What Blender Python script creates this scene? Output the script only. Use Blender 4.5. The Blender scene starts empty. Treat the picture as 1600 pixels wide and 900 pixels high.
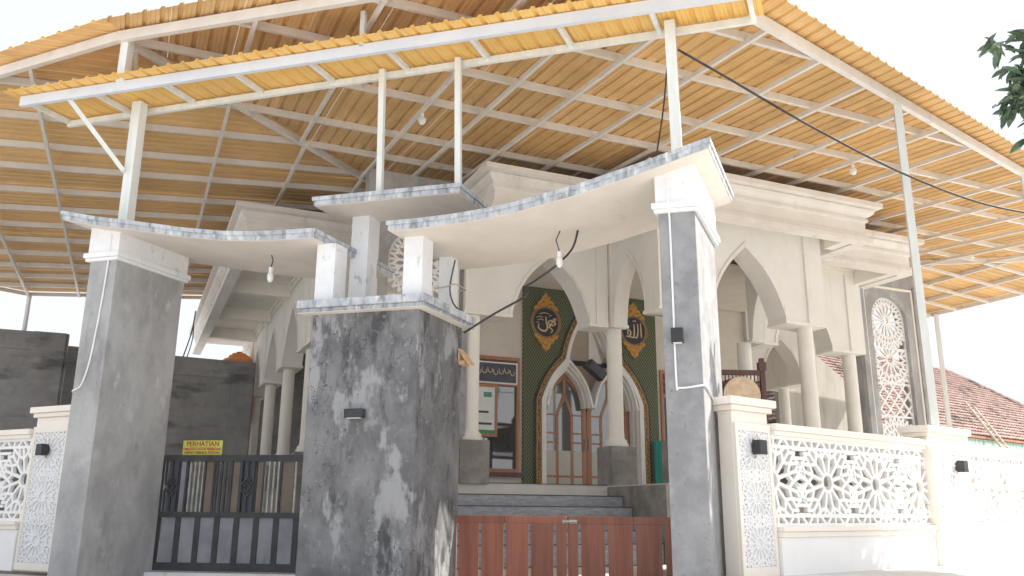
import bpy, bmesh, math, random
from mathutils import Vector as V, Matrix
random.seed(7)
sc = bpy.context.scene
COL = sc.collection
PI = math.pi
# ---------------------------------------------------------------- camera
CAMZ = 1.0
cam = bpy.data.cameras.new('camera'); camo = bpy.data.objects.new('camera', cam); COL.objects.link(camo)
cam.sensor_fit = 'HORIZONTAL'; cam.sensor_width = 36.0; cam.lens = 36.0*1328.3/1600.0
cam.clip_start = 0.05; cam.clip_end = 2000
pitch, roll = 0.2573, 0.0073
cp, sp, cr, sr = math.cos(pitch), math.sin(pitch), math.cos(roll), math.sin(roll)
right0, up0, fwd = V((1,0,0)), V((0,-sp,cp)), V((0,cp,sp))
rt = right0*cr + up0*sr; upv = -right0*sr + up0*cr
mat = Matrix.Identity(4)
for i in range(3):
    mat[i][0] = rt[i]; mat[i][1] = upv[i]; mat[i][2] = -fwd[i]
mat[2][3] = CAMZ
camo.matrix_world = mat
sc.camera = camo
# ---------------------------------------------------------------- sky, sun, exposure
SUN_YAW, SUN_EL = 91.0, 47.0          # yaw clockwise from +Y
w = bpy.data.worlds.new('World'); sc.world = w; w.use_nodes = True
nt = w.node_tree; nt.nodes.clear()
out = nt.nodes.new('ShaderNodeOutputWorld'); bg = nt.nodes.new('ShaderNodeBackground')
sky = nt.nodes.new('ShaderNodeTexSky'); sky.sky_type = 'NISHITA'; sky.sun_disc = False
sky.sun_elevation = math.radians(SUN_EL); sky.sun_rotation = math.radians(SUN_YAW)
sky.air_density = 1.0; sky.dust_density = 6.0; sky.ozone_density = 1.0
mixn = nt.nodes.new('ShaderNodeMix'); mixn.data_type = 'RGBA'; mixn.inputs[0].default_value = 0.7
nt.links.new(sky.outputs[0], mixn.inputs[6]); mixn.inputs[7].default_value = (7.4, 7.7, 8.2, 1)   # thin bright overcast veil
nt.links.new(mixn.outputs[2], bg.inputs[0]); bg.inputs[1].default_value = 0.095
nt.links.new(bg.outputs[0], out.inputs[0])
sd = V((math.sin(math.radians(SUN_YAW))*math.cos(math.radians(SUN_EL)), math.cos(math.radians(SUN_YAW))*math.cos(math.radians(SUN_EL)), math.sin(math.radians(SUN_EL))))
sun = bpy.data.lights.new('sun', 'SUN'); sun.energy = 5.0; sun.angle = math.radians(0.5); sun.color = (1.0, 0.94, 0.84)
suno = bpy.data.objects.new('sun', sun); COL.objects.link(suno); suno.rotation_euler = (-sd).to_track_quat('-Z', 'Y').to_euler()
sc.view_settings.view_transform = 'Standard'; sc.view_settings.look = 'None'
sc.view_settings.exposure = 0.88; sc.view_settings.gamma = 1.0
sc.render.engine = 'CYCLES'; sc.cycles.max_bounces = 10; sc.cycles.diffuse_bounces = 6
sc.cycles.use_denoising = True

# ---------------------------------------------------------------- materials
def mk(name, cols, rough=0.7, scale=3.0, stretch=(1,1,1), bump=0.0, bscale=30.0, metal=0.0, spec=0.4, detail=6.0, lo=0.35, hi=0.65, stain=None, rnd=0.0, crack=False):
    """cols: two colours mixed by noise; stain: (colour, scale, stretch, lo, hi)"""
    m = bpy.data.materials.new(name); m.use_nodes = True
    n = m.node_tree; L = n.links; b = n.nodes['Principled BSDF']
    tc = n.nodes.new('ShaderNodeTexCoord')
    def noise(s, st, d=detail):
        mp = n.nodes.new('ShaderNodeMapping'); mp.inputs['Scale'].default_value = st
        L.new(tc.outputs['Object'], mp.inputs[0])
        t = n.nodes.new('ShaderNodeTexNoise'); t.inputs['Scale'].default_value = s; t.inputs['Detail'].default_value = d; t.inputs['Roughness'].default_value = 0.65
        L.new(mp.outputs[0], t.inputs['Vector']); return t
    def ramp(src, a, c):
        r = n.nodes.new('ShaderNodeMapRange'); r.inputs[1].default_value = a; r.inputs[2].default_value = c; r.interpolation_type = 'SMOOTHSTEP'
        L.new(src, r.inputs[0]); return r.outputs[0]
    def mix(fac, a, c):
        x = n.nodes.new('ShaderNodeMix'); x.data_type = 'RGBA'
        if isinstance(fac, float): x.inputs[0].default_value = fac
        else: L.new(fac, x.inputs[0])
        for i, q in ((6, a), (7, c)):
            if isinstance(q, tuple): x.inputs[i].default_value = (*q[:3], 1)
            else: L.new(q, x.inputs[i])
        return x.outputs[2]
    c = mix(ramp(noise(scale, stretch).outputs[0], lo, hi), cols[0], cols[1])
    if stain:
        for (sc_, ss, st, a, z) in (stain if isinstance(stain, list) else [stain]):
            c = mix(ramp(noise(ss, st, 8).outputs[0], a, z), c, sc_)
    if crack:      # hairline cracks in the render
        mp = n.nodes.new('ShaderNodeMapping'); mp.inputs['Scale'].default_value = (2.6,2.6,2.0); L.new(tc.outputs['Object'], mp.inputs[0])
        nz = n.nodes.new('ShaderNodeTexNoise'); nz.inputs['Scale'].default_value = 5; L.new(mp.outputs[0], nz.inputs['Vector'])
        ad = n.nodes.new('ShaderNodeMixRGB'); ad.blend_type = 'LINEAR_LIGHT'; ad.inputs[0].default_value = .25; L.new(mp.outputs[0], ad.inputs[1]); L.new(nz.outputs['Color'], ad.inputs[2])
        vo = n.nodes.new('ShaderNodeTexVoronoi'); vo.feature = 'DISTANCE_TO_EDGE'; vo.inputs['Scale'].default_value = 1.6; L.new(ad.outputs[0], vo.inputs['Vector'])
        lt = n.nodes.new('ShaderNodeMath'); lt.operation = 'LESS_THAN'; lt.inputs[1].default_value = .012; L.new(vo.outputs['Distance'], lt.inputs[0])
        gt = ramp(noise(1.1,(1,1,1)).outputs[0], .48, .56); ml = n.nodes.new('ShaderNodeMath'); ml.operation = 'MULTIPLY'; L.new(lt.outputs[0], ml.inputs[0]); L.new(gt, ml.inputs[1])
        c = mix(ml.outputs[0], c, (.05,.05,.052))
    if rnd:
        oi = n.nodes.new('ShaderNodeObjectInfo'); hs = n.nodes.new('ShaderNodeHueSaturation')
        mr = n.nodes.new('ShaderNodeMapRange'); mr.inputs[3].default_value = 1-rnd; mr.inputs[4].default_value = 1+rnd
        L.new(oi.outputs['Random'], mr.inputs[0]); L.new(mr.outputs[0], hs.inputs['Value']); L.new(c, hs.inputs['Color']); c = hs.outputs[0]
    L.new(c, b.inputs['Base Color'])
    b.inputs['Roughness'].default_value = rough; b.inputs['Metallic'].default_value = metal
    b.inputs['Specular IOR Level'].default_value = spec
    if bump:
        bp = n.nodes.new('ShaderNodeBump'); bp.inputs['Strength'].default_value = bump; bp.inputs['Distance'].default_value = 0.02
        L.new(noise(bscale, (1,1,1)).outputs[0], bp.inputs['Height']); L.new(bp.outputs[0], b.inputs['Normal'])
    return m
M = {}
M['cream'] = mk('cream_wall_paint', ((.75,.73,.685), (.80,.78,.735)), .75, 1.2, bump=.12, bscale=18, stain=[((.62,.57,.49), 1.6, (3,3,.35), .56, .80), ((.50,.46,.40), 3.0, (4,4,.25), .66, .80)])
M['soffit'] = mk('soffit_paint', ((.78,.75,.69), (.84,.81,.75)), .8, 1.0, bump=.05, stain=((.55,.49,.41), 0.9, (1,1,1), .64, .85))
M['column'] = mk('column_paint', ((.76,.745,.68), (.82,.80,.74)), .6, 1.5, stain=((.62,.58,.50), 1.6, (3,3,.4), .62, .85))
M['cornice'] = mk('cornice_paint', ((.73,.705,.665), (.80,.775,.735)), .75, 1.5, bump=.1, stain=[((.5,.47,.43), 1.2, (2,2,.5), .56, .80), ((.38,.36,.33), 4.0, (3,3,.3), .64, .80)])
M['white'] = mk('white_paint', ((.82,.82,.81), (.86,.86,.85)), .6, 2.0, bump=.05)
M['fence_cream'] = mk('fence_cream_paint', ((.83,.775,.69), (.86,.81,.735)), .7, 2.0, bump=.05, stain=((.70,.62,.52), 2.0, (3,3,.6), .64, .9))
M['concrete'] = mk('bare_concrete', ((.31,.31,.31), (.44,.44,.44)), .85, 1.6, (1,1,.6), bump=.6, bscale=16, detail=10, stain=[((.23,.23,.235), 1.8, (1,1,.35), .50, .75), ((.50,.495,.49), 4.0, (1,1,.6), .56, .74), ((.20,.20,.20), 9.0, (1,1,.5), .62, .80), ((.47,.46,.45), 1.0, (1,1,1), .56, .75)])
M['concrete_blue'] = mk('bluish_concrete', ((.235,.24,.25), (.33,.335,.345)), .85, 2.2, bump=.4, bscale=22, stain=[((.12,.12,.125), 9.0, (1,1,1), .60, .75), ((.46,.46,.47), 3.0, (1,1,.3), .6, .85)])
M['concrete_dark'] = mk('weathered_dark_concrete', ((.10,.102,.106), (.215,.218,.225)), .85, 2.0, (1,1,.7), bump=.6, bscale=16, lo=.30, hi=.70, detail=10, stain=[((.30,.305,.315), 1.3, (1.2,1.2,.6), .53, .60), ((.06,.061,.065), 2.4, (1.5,1.5,.5), .52, .68), ((.28,.29,.305), 2.2, (1.8,1.8,.35), .56, .76), ((.07,.07,.074), 6.0, (1.5,1.5,.8), .60, .74), ((.27,.275,.285), 9.0, (1,1,1), .56, .75)], crack=True)
M['wall_dark'] = mk('dark_plaster_wall', ((.21,.21,.21), (.31,.31,.305)), .9, .8, (1,1,1), bump=.35, bscale=10, detail=10, stain=[((.09,.09,.093), .9, (.5,.5,1.7), .50, .70), ((.33,.325,.315), 1.5, (1,1,1), .56, .8), ((.12,.12,.12), 5.0, (1,1,.4), .58, .8)])
M['wall_beige'] = mk('beige_plaster_wall', ((.33,.32,.29), (.43,.415,.38)), .9, 1.2, (2,2,.4), bump=.25, bscale=12, stain=((.22,.21,.19), 1.6, (2,2,.5), .58, .8))
M['slab_edge'] = mk('weathered_slab_edge', ((.42,.45,.49), (.58,.61,.64)), .85, 4.0, (1,1,.8), bump=.3, bscale=30, stain=[((.19,.205,.23), 5.0, (2,2,.6), .42, .72), ((.70,.72,.74), 3.0, (2.2,2.2,.6), .55, .68), ((.11,.12,.13), 9.0, (2.5,2.5,.4), .58, .78)])
M['slab_soffit'] = mk('slab_soffit_paint', ((.70,.64,.57), (.76,.70,.63)), .85, 1.4, bump=.12, bscale=14, stain=[((.60,.50,.40), 2.0, (1,1,1), .60, .85), ((.86,.78,.68), 3.2, (1,1,1), .62, .85)])
M['white_old'] = mk('old_white_paint', ((.74,.76,.78), (.82,.83,.84)), .8, 2.0, bump=.2, bscale=20, stain=[((.36,.38,.41), 3.5, (2,2,1.2), .58, .75)])
M['steel'] = mk('white_painted_steel', ((.70,.73,.70), (.80,.82,.79)), .45, 2.0, (3,3,.4), stain=((.45,.42,.36), 3.0, (3,3,.6), .66, .8))
M['galv'] = mk('galvanised_purlin', ((.72,.70,.66), (.79,.77,.73)), .5, 3.0, stain=((.40,.37,.33), 2.0, (1,1,1), .6, .8), metal=.15)
M['beam_blue'] = mk('grey_painted_beam', ((.62,.66,.73), (.68,.72,.78)), .5, 2.0, stain=((.5,.53,.58), 4.0, (1,1,1), .6, .8))
M['sheet'] = mk('gold_painted_roof_sheet', ((.64,.395,.148), (.72,.465,.195)), .38, 1.1, stain=((.50,.315,.14), 1.6, (1,1,1), .54, .8), metal=.0, rnd=.09)
M['sheet_new'] = mk('bright_gold_roof_sheet', ((.78,.49,.14), (.84,.55,.18)), .4, 1.1, metal=.0, rnd=.06, stain=((.60,.37,.12), 1.5, (1,1,1), .58, .8))
M['black'] = mk('black_plastic', ((.02,.02,.022), (.035,.035,.038)), .45, 5.0)
M['black_metal'] = mk('black_gate_paint', ((.02,.021,.024), (.04,.041,.046)), .5, 4.0, bump=.1)
M['gate_grey'] = mk('grey_gate_panel', ((.20,.20,.225), (.28,.28,.31)), .55, 2.5, (1,1,.7), stain=((.13,.13,.15), 3.0, (2,2,.5), .58, .8))
M['gate_brown'] = mk('brown_gate_panel', ((.13,.10,.075), (.18,.14,.105)), .6, 2.0)
M['gate_bar'] = mk('pale_gate_bar', ((.24,.24,.22), (.40,.395,.36)), .4, 6.0, metal=.3)
M['wood_red'] = mk('red_brown_stained_plank', ((.215,.068,.038), (.295,.105,.060)), .5, 2.0, (5,5,.25), bump=.15, bscale=20, stain=[((.14,.045,.03), 3.0, (8,8,.3), .55, .8), ((.36,.17,.12), 6.0, (2,2,.6), .66, .74)], rnd=.12)
M['wood_door'] = mk('brown_door_wood', ((.36,.16,.085), (.48,.23,.12)), .45, 3.0, (6,6,.3), bump=.1)
M['frosted'] = mk('frosted_glass', ((.52,.50,.44), (.58,.56,.50)), .25, 1.0)
M['ped'] = mk('pedestal_concrete', ((.20,.19,.175), (.31,.295,.275)), .85, 2.2, bump=.3, bscale=16, stain=((.13,.125,.115), 2.0, (1,1,.5), .56, .8))
M['wood_dark'] = mk('dark_red_wood', ((.10,.045,.04), (.15,.07,.06)), .5, 3.0, (5,5,.4), bump=.1)
M['wood_pale'] = mk('pale_plywood', ((.58,.38,.22), (.70,.49,.30)), .7, 4.0, (1,1,5))
M['skin'] = mk('drum_hide', ((.62,.47,.33), (.76,.61,.45)), .8, 5.0, stain=((.45,.33,.22), 3.0, (1,1,1), .55, .75))
M['tile_marble'] = mk('veined_grey_tile', ((.25,.27,.31), (.38,.40,.44)), .25, 5.0, (1,1,4), lo=.3, hi=.7, stain=((.56,.58,.60), 7.0, (1.0,1.0,5), .60, .70))
M['tile_white'] = mk('white_floor_tile', ((.62,.60,.56), (.70,.68,.64)), .3, 2.0)
M['nosing'] = mk('black_stair_nosing', ((.02,.02,.022), (.03,.03,.03)), .4)
M['ornament'] = mk('carved_gold_ornament', ((.55,.27,.05), (.72,.40,.09)), .45, 14.0, bump=.6, bscale=24, metal=.2, stain=((.22,.10,.02), 16.0, (1,1,1), .55, .66))
M['gold_line'] = mk('pale_gold_calligraphy', ((.66,.50,.30), (.76,.60,.38)), .4, 6.0, metal=.2)
M['bronze'] = mk('bronze_ring', ((.24,.14,.075), (.32,.19,.10)), .5, 9.0)
M['band'] = mk('dark_gilded_script_band', ((.05,.035,.02), (.46,.27,.07)), .5, 22.0, (1,1,1), bump=.4, bscale=22, lo=.44, hi=.56)
M['navy'] = mk('dark_navy_disc', ((.022,.026,.034), (.04,.046,.058)), .5, 5.0)
M['teal'] = mk('teal_curtain', ((.02,.30,.24), (.03,.38,.31)), .8, 3.0, (9,9,.2))
M['inner'] = mk('beige_inner_wall', ((.66,.615,.54), (.72,.67,.60)), .8, 1.5)
M['lunette'] = mk('taupe_lunette', ((.40,.33,.27), (.46,.38,.31)), .8, 2.0)
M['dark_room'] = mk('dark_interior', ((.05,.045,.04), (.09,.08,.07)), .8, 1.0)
M['bulb'] = mk('bulb_glass', ((.80,.80,.78), (.85,.85,.83)), .25)
M['wire'] = mk('black_cable', ((.02,.02,.02), (.05,.05,.05)), .6)
M['conduit'] = mk('white_conduit', ((.78,.79,.80), (.84,.85,.86)), .5)
M['orange'] = mk('orange_tank_plastic', ((.62,.20,.03), (.72,.26,.05)), .45, 2.0)
M['tile_roof'] = mk('clay_roof_tile', ((.30,.20,.18), (.41,.30,.265)), .85, 9.0, bump=.3, stain=[((.12,.09,.085), 1.0, (1,1,1), .50, .66), ((.52,.38,.33), 11.0, (1,1,1), .6, .75)])
M['green_fascia'] = mk('faded_green_fascia', ((.22,.36,.30), (.46,.56,.50)), .7, 4.0, (3,3,.3), stain=((.66,.70,.66), 5.0, (3,3,.3), .55, .8))
M['rust'] = mk('rusty_trim', ((.30,.12,.06), (.42,.20,.11)), .8, 8.0)
M['bamboo'] = mk('weathered_bamboo', ((.42,.36,.28), (.55,.48,.38)), .7, 6.0)
M['ground'] = mk('pale_cement_ground', ((.47,.46,.45), (.58,.57,.56)), .9, .8, bump=.2, bscale=8, stain=((.30,.29,.27), .6, (1,1,1), .55, .8))
M['apron'] = mk('cement_apron', ((.58,.56,.53), (.68,.66,.63)), .9, 1.0, bump=.15, bscale=9)
M['leaf'] = mk('leaf_green', ((.10,.17,.10), (.17,.25,.14)), .45, 3.0, rnd=.3)
M['bark'] = mk('grey_bark', ((.16,.13,.10), (.26,.22,.17)), .9, 4.0, (1,1,.3), bump=.6)
M['sign_yellow'] = mk('yellow_green_sign', ((.50,.56,.07), (.56,.62,.10)), .5)
M['sign_red'] = mk('red_print', ((.40,.02,.03), (.46,.03,.04)), .6)
M['sign_dark'] = mk('dark_slate_sign', ((.06,.065,.085), (.09,.095,.12)), .4)
M['paper'] = mk('white_paper', ((.78,.80,.78), (.84,.86,.84)), .5)
M['paper_green'] = mk('green_print', ((.05,.30,.14), (.08,.36,.18)), .5)
M['ink'] = mk('dark_print', ((.05,.06,.08), (.07,.08,.10)), .5)
def glass():
    m = bpy.data.materials.new('window_glass'); m.use_nodes = True
    b = m.node_tree.nodes['Principled BSDF']
    b.inputs['Base Color'].default_value = (.035,.04,.045,1); b.inputs['Roughness'].default_value = .03; b.inputs['Specular IOR Level'].default_value = 1.0; b.inputs['IOR'].default_value = 1.9
    return m
M['glass'] = glass()
def green_lattice():
    """dark green cloth printed with a yellow-green diamond lattice (flat print, cells about 7 cm)"""
    m = bpy.data.materials.new('green_diamond_print'); m.use_nodes = True
    n = m.node_tree; L = n.links; b = n.nodes['Principled BSDF']
    uv = n.nodes.new('ShaderNodeUVMap'); sep = n.nodes.new('ShaderNodeSeparateXYZ'); L.new(uv.outputs[0], sep.inputs[0])
    def mth(op, a, c=None):
        x = n.nodes.new('ShaderNodeMath'); x.operation = op
        for i, q in enumerate((a, c)):
            if q is None: continue
            if isinstance(q, (int, float)): x.inputs[i].default_value = q
            else: L.new(q, x.inputs[i])
        return x.outputs[0]
    u = mth('MULTIPLY', sep.outputs[0], 1/.085); z = mth('MULTIPLY', sep.outputs[1], 1/.125)
    fa = mth('ABSOLUTE', mth('SUBTRACT', mth('FRACT', mth('ADD', u, z)), .5))
    fb = mth('ABSOLUTE', mth('SUBTRACT', mth('FRACT', mth('SUBTRACT', u, z)), .5))
    line = mth('MAXIMUM', mth('GREATER_THAN', fa, .375), mth('GREATER_THAN', fb, .375))
    mx = n.nodes.new('ShaderNodeMix'); mx.data_type = 'RGBA'; L.new(line, mx.inputs[0])
    mx.inputs[6].default_value = (.014,.026,.022,1); mx.inputs[7].default_value = (.19,.215,.085,1)
    L.new(mx.outputs[2], b.inputs['Base Color']); b.inputs['Roughness'].default_value = .6
    return m
M['green_print'] = green_lattice()

# ---------------------------------------------------------------- mesh builder
BASE = {}
class MB:
    def __init__(s): s.v = []; s.f = []; s.uv = None
    def add(s, vs, fs):
        o = len(s.v); s.v += [tuple(x) for x in vs]; s.f += [tuple(i+o for i in f) for f in fs]; return s
    def hexa(s, p):   # 8 points: bottom 0-3, top 4-7
        return s.add(p, [(0,3,2,1),(4,5,6,7),(0,1,5,4),(1,2,6,5),(2,3,7,6),(3,0,4,7)])
    def box(s, c, ax, ay, az):   # centre + half-axis vectors
        c, ax, ay, az = V(c), V(ax), V(ay), V(az)
        return s.hexa([c-ax-ay-az, c+ax-ay-az, c+ax+ay-az, c-ax+ay-az, c-ax-ay+az, c+ax-ay+az, c+ax+ay+az, c-ax+ay+az])
    def prism(s, poly, fr, n0, n1):
        """poly (s,z) in frame fr(s, n, z), extruded from n0 to n1"""
        k = len(poly)
        return s.add([fr(a, n0, z) for a, z in poly]+[fr(a, n1, z) for a, z in poly],
                     [tuple(range(k)), tuple(range(2*k-1, k-1, -1))]+[(i, (i+1) % k, k+(i+1) % k, k+i) for i in range(k)])
    def bar(s, a, b, wd, dp, up=V((0,0,1))):
        """rectangular bar from a to b, width wd (sideways) and depth dp (along up, centred)"""
        a, b = V(a), V(b); d = (b-a).normalized(); x = d.cross(V(up))
        if x.length < 1e-4: x = d.cross(V((0,1,0)))
        x.normalize(); y = x.cross(d).normalized()
        return s.box((a+b)/2, d*((b-a).length/2), x*wd/2, y*dp/2)
    def tube(s, pts, r, n=8, caps=True):
        pts = [V(p) for p in pts]; rings = []; rr = r if isinstance(r, (list, tuple)) else [r]*len(pts)
        px = None
        for i, p in enumerate(pts):
            d = (pts[min(i+1, len(pts)-1)]-pts[max(i-1, 0)]).normalized()
            x = d.cross(V((0,0,1))) if px is None else px-d*px.dot(d)
            if x.length < 1e-3: x = d.cross(V((1,0,0)))
            x.normalize(); y = d.cross(x); px = x
            rings.append([p+(x*math.cos(2*PI*k/n)+y*math.sin(2*PI*k/n))*rr[i] for k in range(n)])
        vs = [q for r_ in rings for q in r_]; fs = []
        for i in range(len(pts)-1):
            for k in range(n): fs.append((i*n+k, i*n+(k+1) % n, (i+1)*n+(k+1) % n, (i+1)*n+k))
        if caps: fs += [tuple(range(n-1, -1, -1)), tuple(range((len(pts)-1)*n, len(pts)*n))]
        return s.add(vs, fs)
    def lathe(s, c, prof, n=24):
        c = V(c); vs = []; fs = []; m = len(prof)
        for r, z in prof:
            vs += [c+V((r*math.cos(2*PI*k/n), r*math.sin(2*PI*k/n), z)) for k in range(n)]
        for i in range(m-1):
            for k in range(n): fs.append((i*n+k, i*n+(k+1) % n, (i+1)*n+(k+1) % n, (i+1)*n+k))
        fs += [tuple(range(n-1, -1, -1)), tuple(range((m-1)*n, m*n))]
        return s.add(vs, fs)
    def build(s, name, m, parent=None, smooth=False, bevel=0, at=None):
        base = BASE.get(parent.name, V((0,0,0))) if parent else V(at or (0,0,0))
        me = bpy.data.meshes.new(name)
        me.from_pydata([tuple(V(x)-base) for x in s.v], [], s.f)
        bm = bmesh.new(); bm.from_mesh(me); bmesh.ops.recalc_face_normals(bm, faces=bm.faces); bm.to_mesh(me); bm.free()
        if smooth:
            me.polygons.foreach_set('use_smooth', [True]*len(me.polygons))
        if s.uv:
            l = me.uv_layers.new(name='UVMap')
            for lp in me.loops: l.data[lp.index].uv = s.uv(V(me.vertices[lp.vertex_index].co)+base)
        me.materials.append(M[m])
        o = bpy.data.objects.new(name, me); COL.objects.link(o)
        if parent: o.parent = parent
        else: o.location = base
        BASE[o.name] = base
        if bevel:
            bv = o.modifiers.new('bevel', 'BEVEL'); bv.width = bevel; bv.segments = 2; bv.limit_method = 'ANGLE'
        if smooth:
            try:
                es = o.modifiers.new('split', 'EDGE_SPLIT'); es.split_angle = math.radians(40)
            except Exception: pass
        return o
def thing(name, label, cat, loc, group=None):
    o = bpy.data.objects.new(name, None); COL.objects.link(o); o.location = V(loc); o.empty_display_size = .2
    BASE[o.name] = V(loc); return tag(o, label, cat, group)
def tag(o, label, cat, group=None):
    o['label'] = label; o['category'] = cat; o['kind'] = 'thing'
    if group: o['group'] = group
    return o
def kind(o, k): o['kind'] = k; return o
def box2(mb, fr, s0, s1, n0, n1, z0, z1):
    return mb.prism([(s0,z0),(s1,z0),(s1,z1),(s0,z1)], fr, n0, n1)
def arc(o0, o1, zs, za, k=10, bulge=.16):
    """pointed arch outline from (o0,zs) up to the apex and down to (o1,zs)"""
    c = (o0+o1)/2; h = za-zs; hw = (o1-o0)/2; L = []
    for i in range(k+1):
        t = i/k; x = hw*(1-t); z = h*t; b = math.sin(PI*t)*bulge
        ln = math.hypot(hw, h); L.append((c-x-b*h/ln, zs+z+b*hw/ln))
    return L+[(2*c-x, z) for x, z in reversed(L[:-1])]
def clip_seg(a, b, poly):
    """clip 2-D segment to a convex polygon given counter-clockwise"""
    t0, t1 = 0.0, 1.0; dx, dy = b[0]-a[0], b[1]-a[1]
    for i in range(len(poly)):
        p, q = poly[i], poly[(i+1) % len(poly)]
        nx, ny = q[1]-p[1], -(q[0]-p[0])       # outward
        den = nx*dx+ny*dy; num = nx*(a[0]-p[0])+ny*(a[1]-p[1])
        if abs(den) < 1e-9:
            if num > 0: return None
            continue
        t = -num/den
        if den > 0: t1 = min(t1, t)
        else: t0 = max(t0, t)
        if t0 >= t1: return None
    return (a[0]+dx*t0, a[1]+dy*t0), (a[0]+dx*t1, a[1]+dy*t1)

# ---------------------------------------------------------------- frames
yw = 1.15719
E1 = V((math.sin(yw), math.cos(yw), 0)); E2 = V((-math.cos(yw), math.sin(yw), 0))
M0 = V((7.46, 19.15, 0))
def W(u, v, z): return M0+E1*u+E2*v+V((0,0,z))            # mosque: u along the facade, v into the building
def FU(s, n, z): return W(s, n, z)                        # walls along u
def FV(s, n, z): return W(n, s, z)                        # walls along v
Q0 = V((-6.08, 12.55, 0)); ya = math.radians(105.5); yb = math.radians(22)
G1 = V((math.sin(ya), math.cos(ya), 0)); G2 = V((math.sin(yb), math.cos(yb), 0))
def G(a, b, z): return Q0+G1*a+G2*b+V((0,0,z))            # gate: a along the front, b into the yard
def GA(s, n, z): return G(s, n, z)
def GB(s, n, z): return G(n, s, z)
yr = .92118; RD = V((math.sin(yr), math.cos(yr), 0)); RN = V((math.cos(yr), -math.sin(yr), 0))
PF = V((3.29, 11.05, 0))
def FR(t, n, z): return PF+RD*t+RN*n+V((0,0,z))           # right fence, n towards the road
yl = -1.1033; LD = V((math.sin(yl), math.cos(yl), 0)); LN = V((LD[1], -LD[0], 0))
if LN[1] > 0: LN = -LN
PL = V((-6.93, 13.62, 0))
def FL(t, n, z): return PL+LD*t+LN*n+V((0,0,z))           # left fence
CT = V((6.62, 13.41, 8.02)); SL = .085
def CF(p, q, d=0): return CT+E1*p+E2*q+V((0,0,SL*q+d))
def CL(p, q, d=0): return CT+E1*p+E2*q+V((0,0,SL*(p+16.4)+d))
def CR(p, q, d=0): return CT+E1*p+E2*q+V((0,0,SL*(19.6-p)+d))

# ================================================================ SETTING
g = MB(); N = 24
g.add([V((-400,-60,0)), V((400,-60,0)), V((400,700,0)), V((-400,700,0))], [(0,1,2,3)])
kind(g.build('ground', 'ground'), 'structure')
a = MB(); pts = [FR(-.72,.4,0), FR(1.5,2.8,0), FR(16,2.8,0), FR(16,-3.2,0), FR(-.3,-2.2,0), FR(-.72,-.4,0)]
k = len(pts); a.add([p+V((0,0,-.05)) for p in pts]+[p+V((0,0,.26)) for p in pts], [tuple(range(k)), tuple(range(k,2*k))]+[(i,(i+1) % k,k+(i+1) % k,k+i) for i in range(k)])
kind(a.build('pavement', 'apron'), 'structure')

# ================================================================ MOSQUE (building)
FLZ = 1.58
mosque = thing('mosque', 'cream mosque with pointed arches, round columns and grey lattice pylons behind the gate', 'mosque', W(-2.3, 5, 0))
# floor platform
mb = MB()
def plat(mb, u0, u1, v0, v1, z0, z1): return box2(mb, FU, u0, u1, v0, v1, z0, z1)
plat(mb, -8.30, -4.66, 2.53, 22, 0.01, FLZ-.03)
plat(mb, .05, 3.6, 2.53, 22, 0.01, FLZ-.03)
plat(mb, -4.66, .05, .20, 22, 0.01, FLZ-.03)
plat(mb, -10.8, -8.30, 7.2, 22, 0.01, FLZ-.03)
plat(mb, 3.6, 6.7, 7.2, 22, 0.01, FLZ-.03)
mb.build('plinth', 'ped', mosque)
for (u0,u1,v0) in ((-8.32,-4.62,2.50), (.06,3.62,2.5)):
    plat(MB(), u0, u1, v0, 7.38, FLZ-.028, FLZ).build('floor', 'tile_white', mosque)
plat(MB(), -4.618, .058, .17, 7.38, FLZ-.028, FLZ-.001).build('floor', 'tile_white', mosque)
# steps between the left pedestal and the portico
zs = [FLZ-.028, 1.33, 1.10, .87, .64, .40]
vs_ = [2.50, 1.86, 1.48, 1.10, .72, .34]
mbt = MB(); plat(mbt, -8.6, -4.68, 2.495, 2.528, 1.335, FLZ-.03); mbt.build('riser', 'tile_white', mosque)
for i in range(1, 6):
    s = MB(); plat(s, -9.2, -4.68, vs_[i], vs_[i-1]-.002, .02, zs[i]); st = s.build('step', 'tile_marble', mosque)
    s = MB(); plat(s, -9.2, -4.68, vs_[i]-.022, vs_[i]+.05, zs[i]+.001, zs[i]+.016); s.build('nosing', 'nosing', st)
s = MB(); plat(s, -8.6, -4.68, 2.475, 2.54, FLZ+.001, FLZ+.014); s.build('nosing', 'nosing', mosque)
# columns
shaft = None
PZ = 2.44; CAPZ = 5.23
def column(u, v, ped=True, z0=FLZ):
    mb = MB(); c = W(u, v, 0); r = .185
    prof = [(r*1.5, z0+.88), (r*1.52, z0+.905), (r*1.5, z0+.955), (r*1.34, z0+.96), (r*1.34, z0+1.03), (r*1.14, z0+1.035), (r*1.12, z0+1.075), (r*1.02, z0+1.08), (r, z0+1.3), (r*.985, 4.2), (r*.965, CAPZ+.01)]
    mb.lathe(c, prof, 28); o = mb.build('column', 'column', mosque, smooth=True)
    p = MB(); h = .33; box2(p, FU, u-h, u+h, v-h, v+h, z0-.02, z0+.88); p.build('pedestal', 'ped', o)
for u, v in ((-7.92,2.72), (-4.27,2.75), (-3.95,.55), (-.42,.55), (-.38,2.8), (3.12,2.75)): column(u, v)
for k in range(5):
    column(-10.33, 8.4+k*3.75); column(5.95, 8.6+k*3.75)
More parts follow.
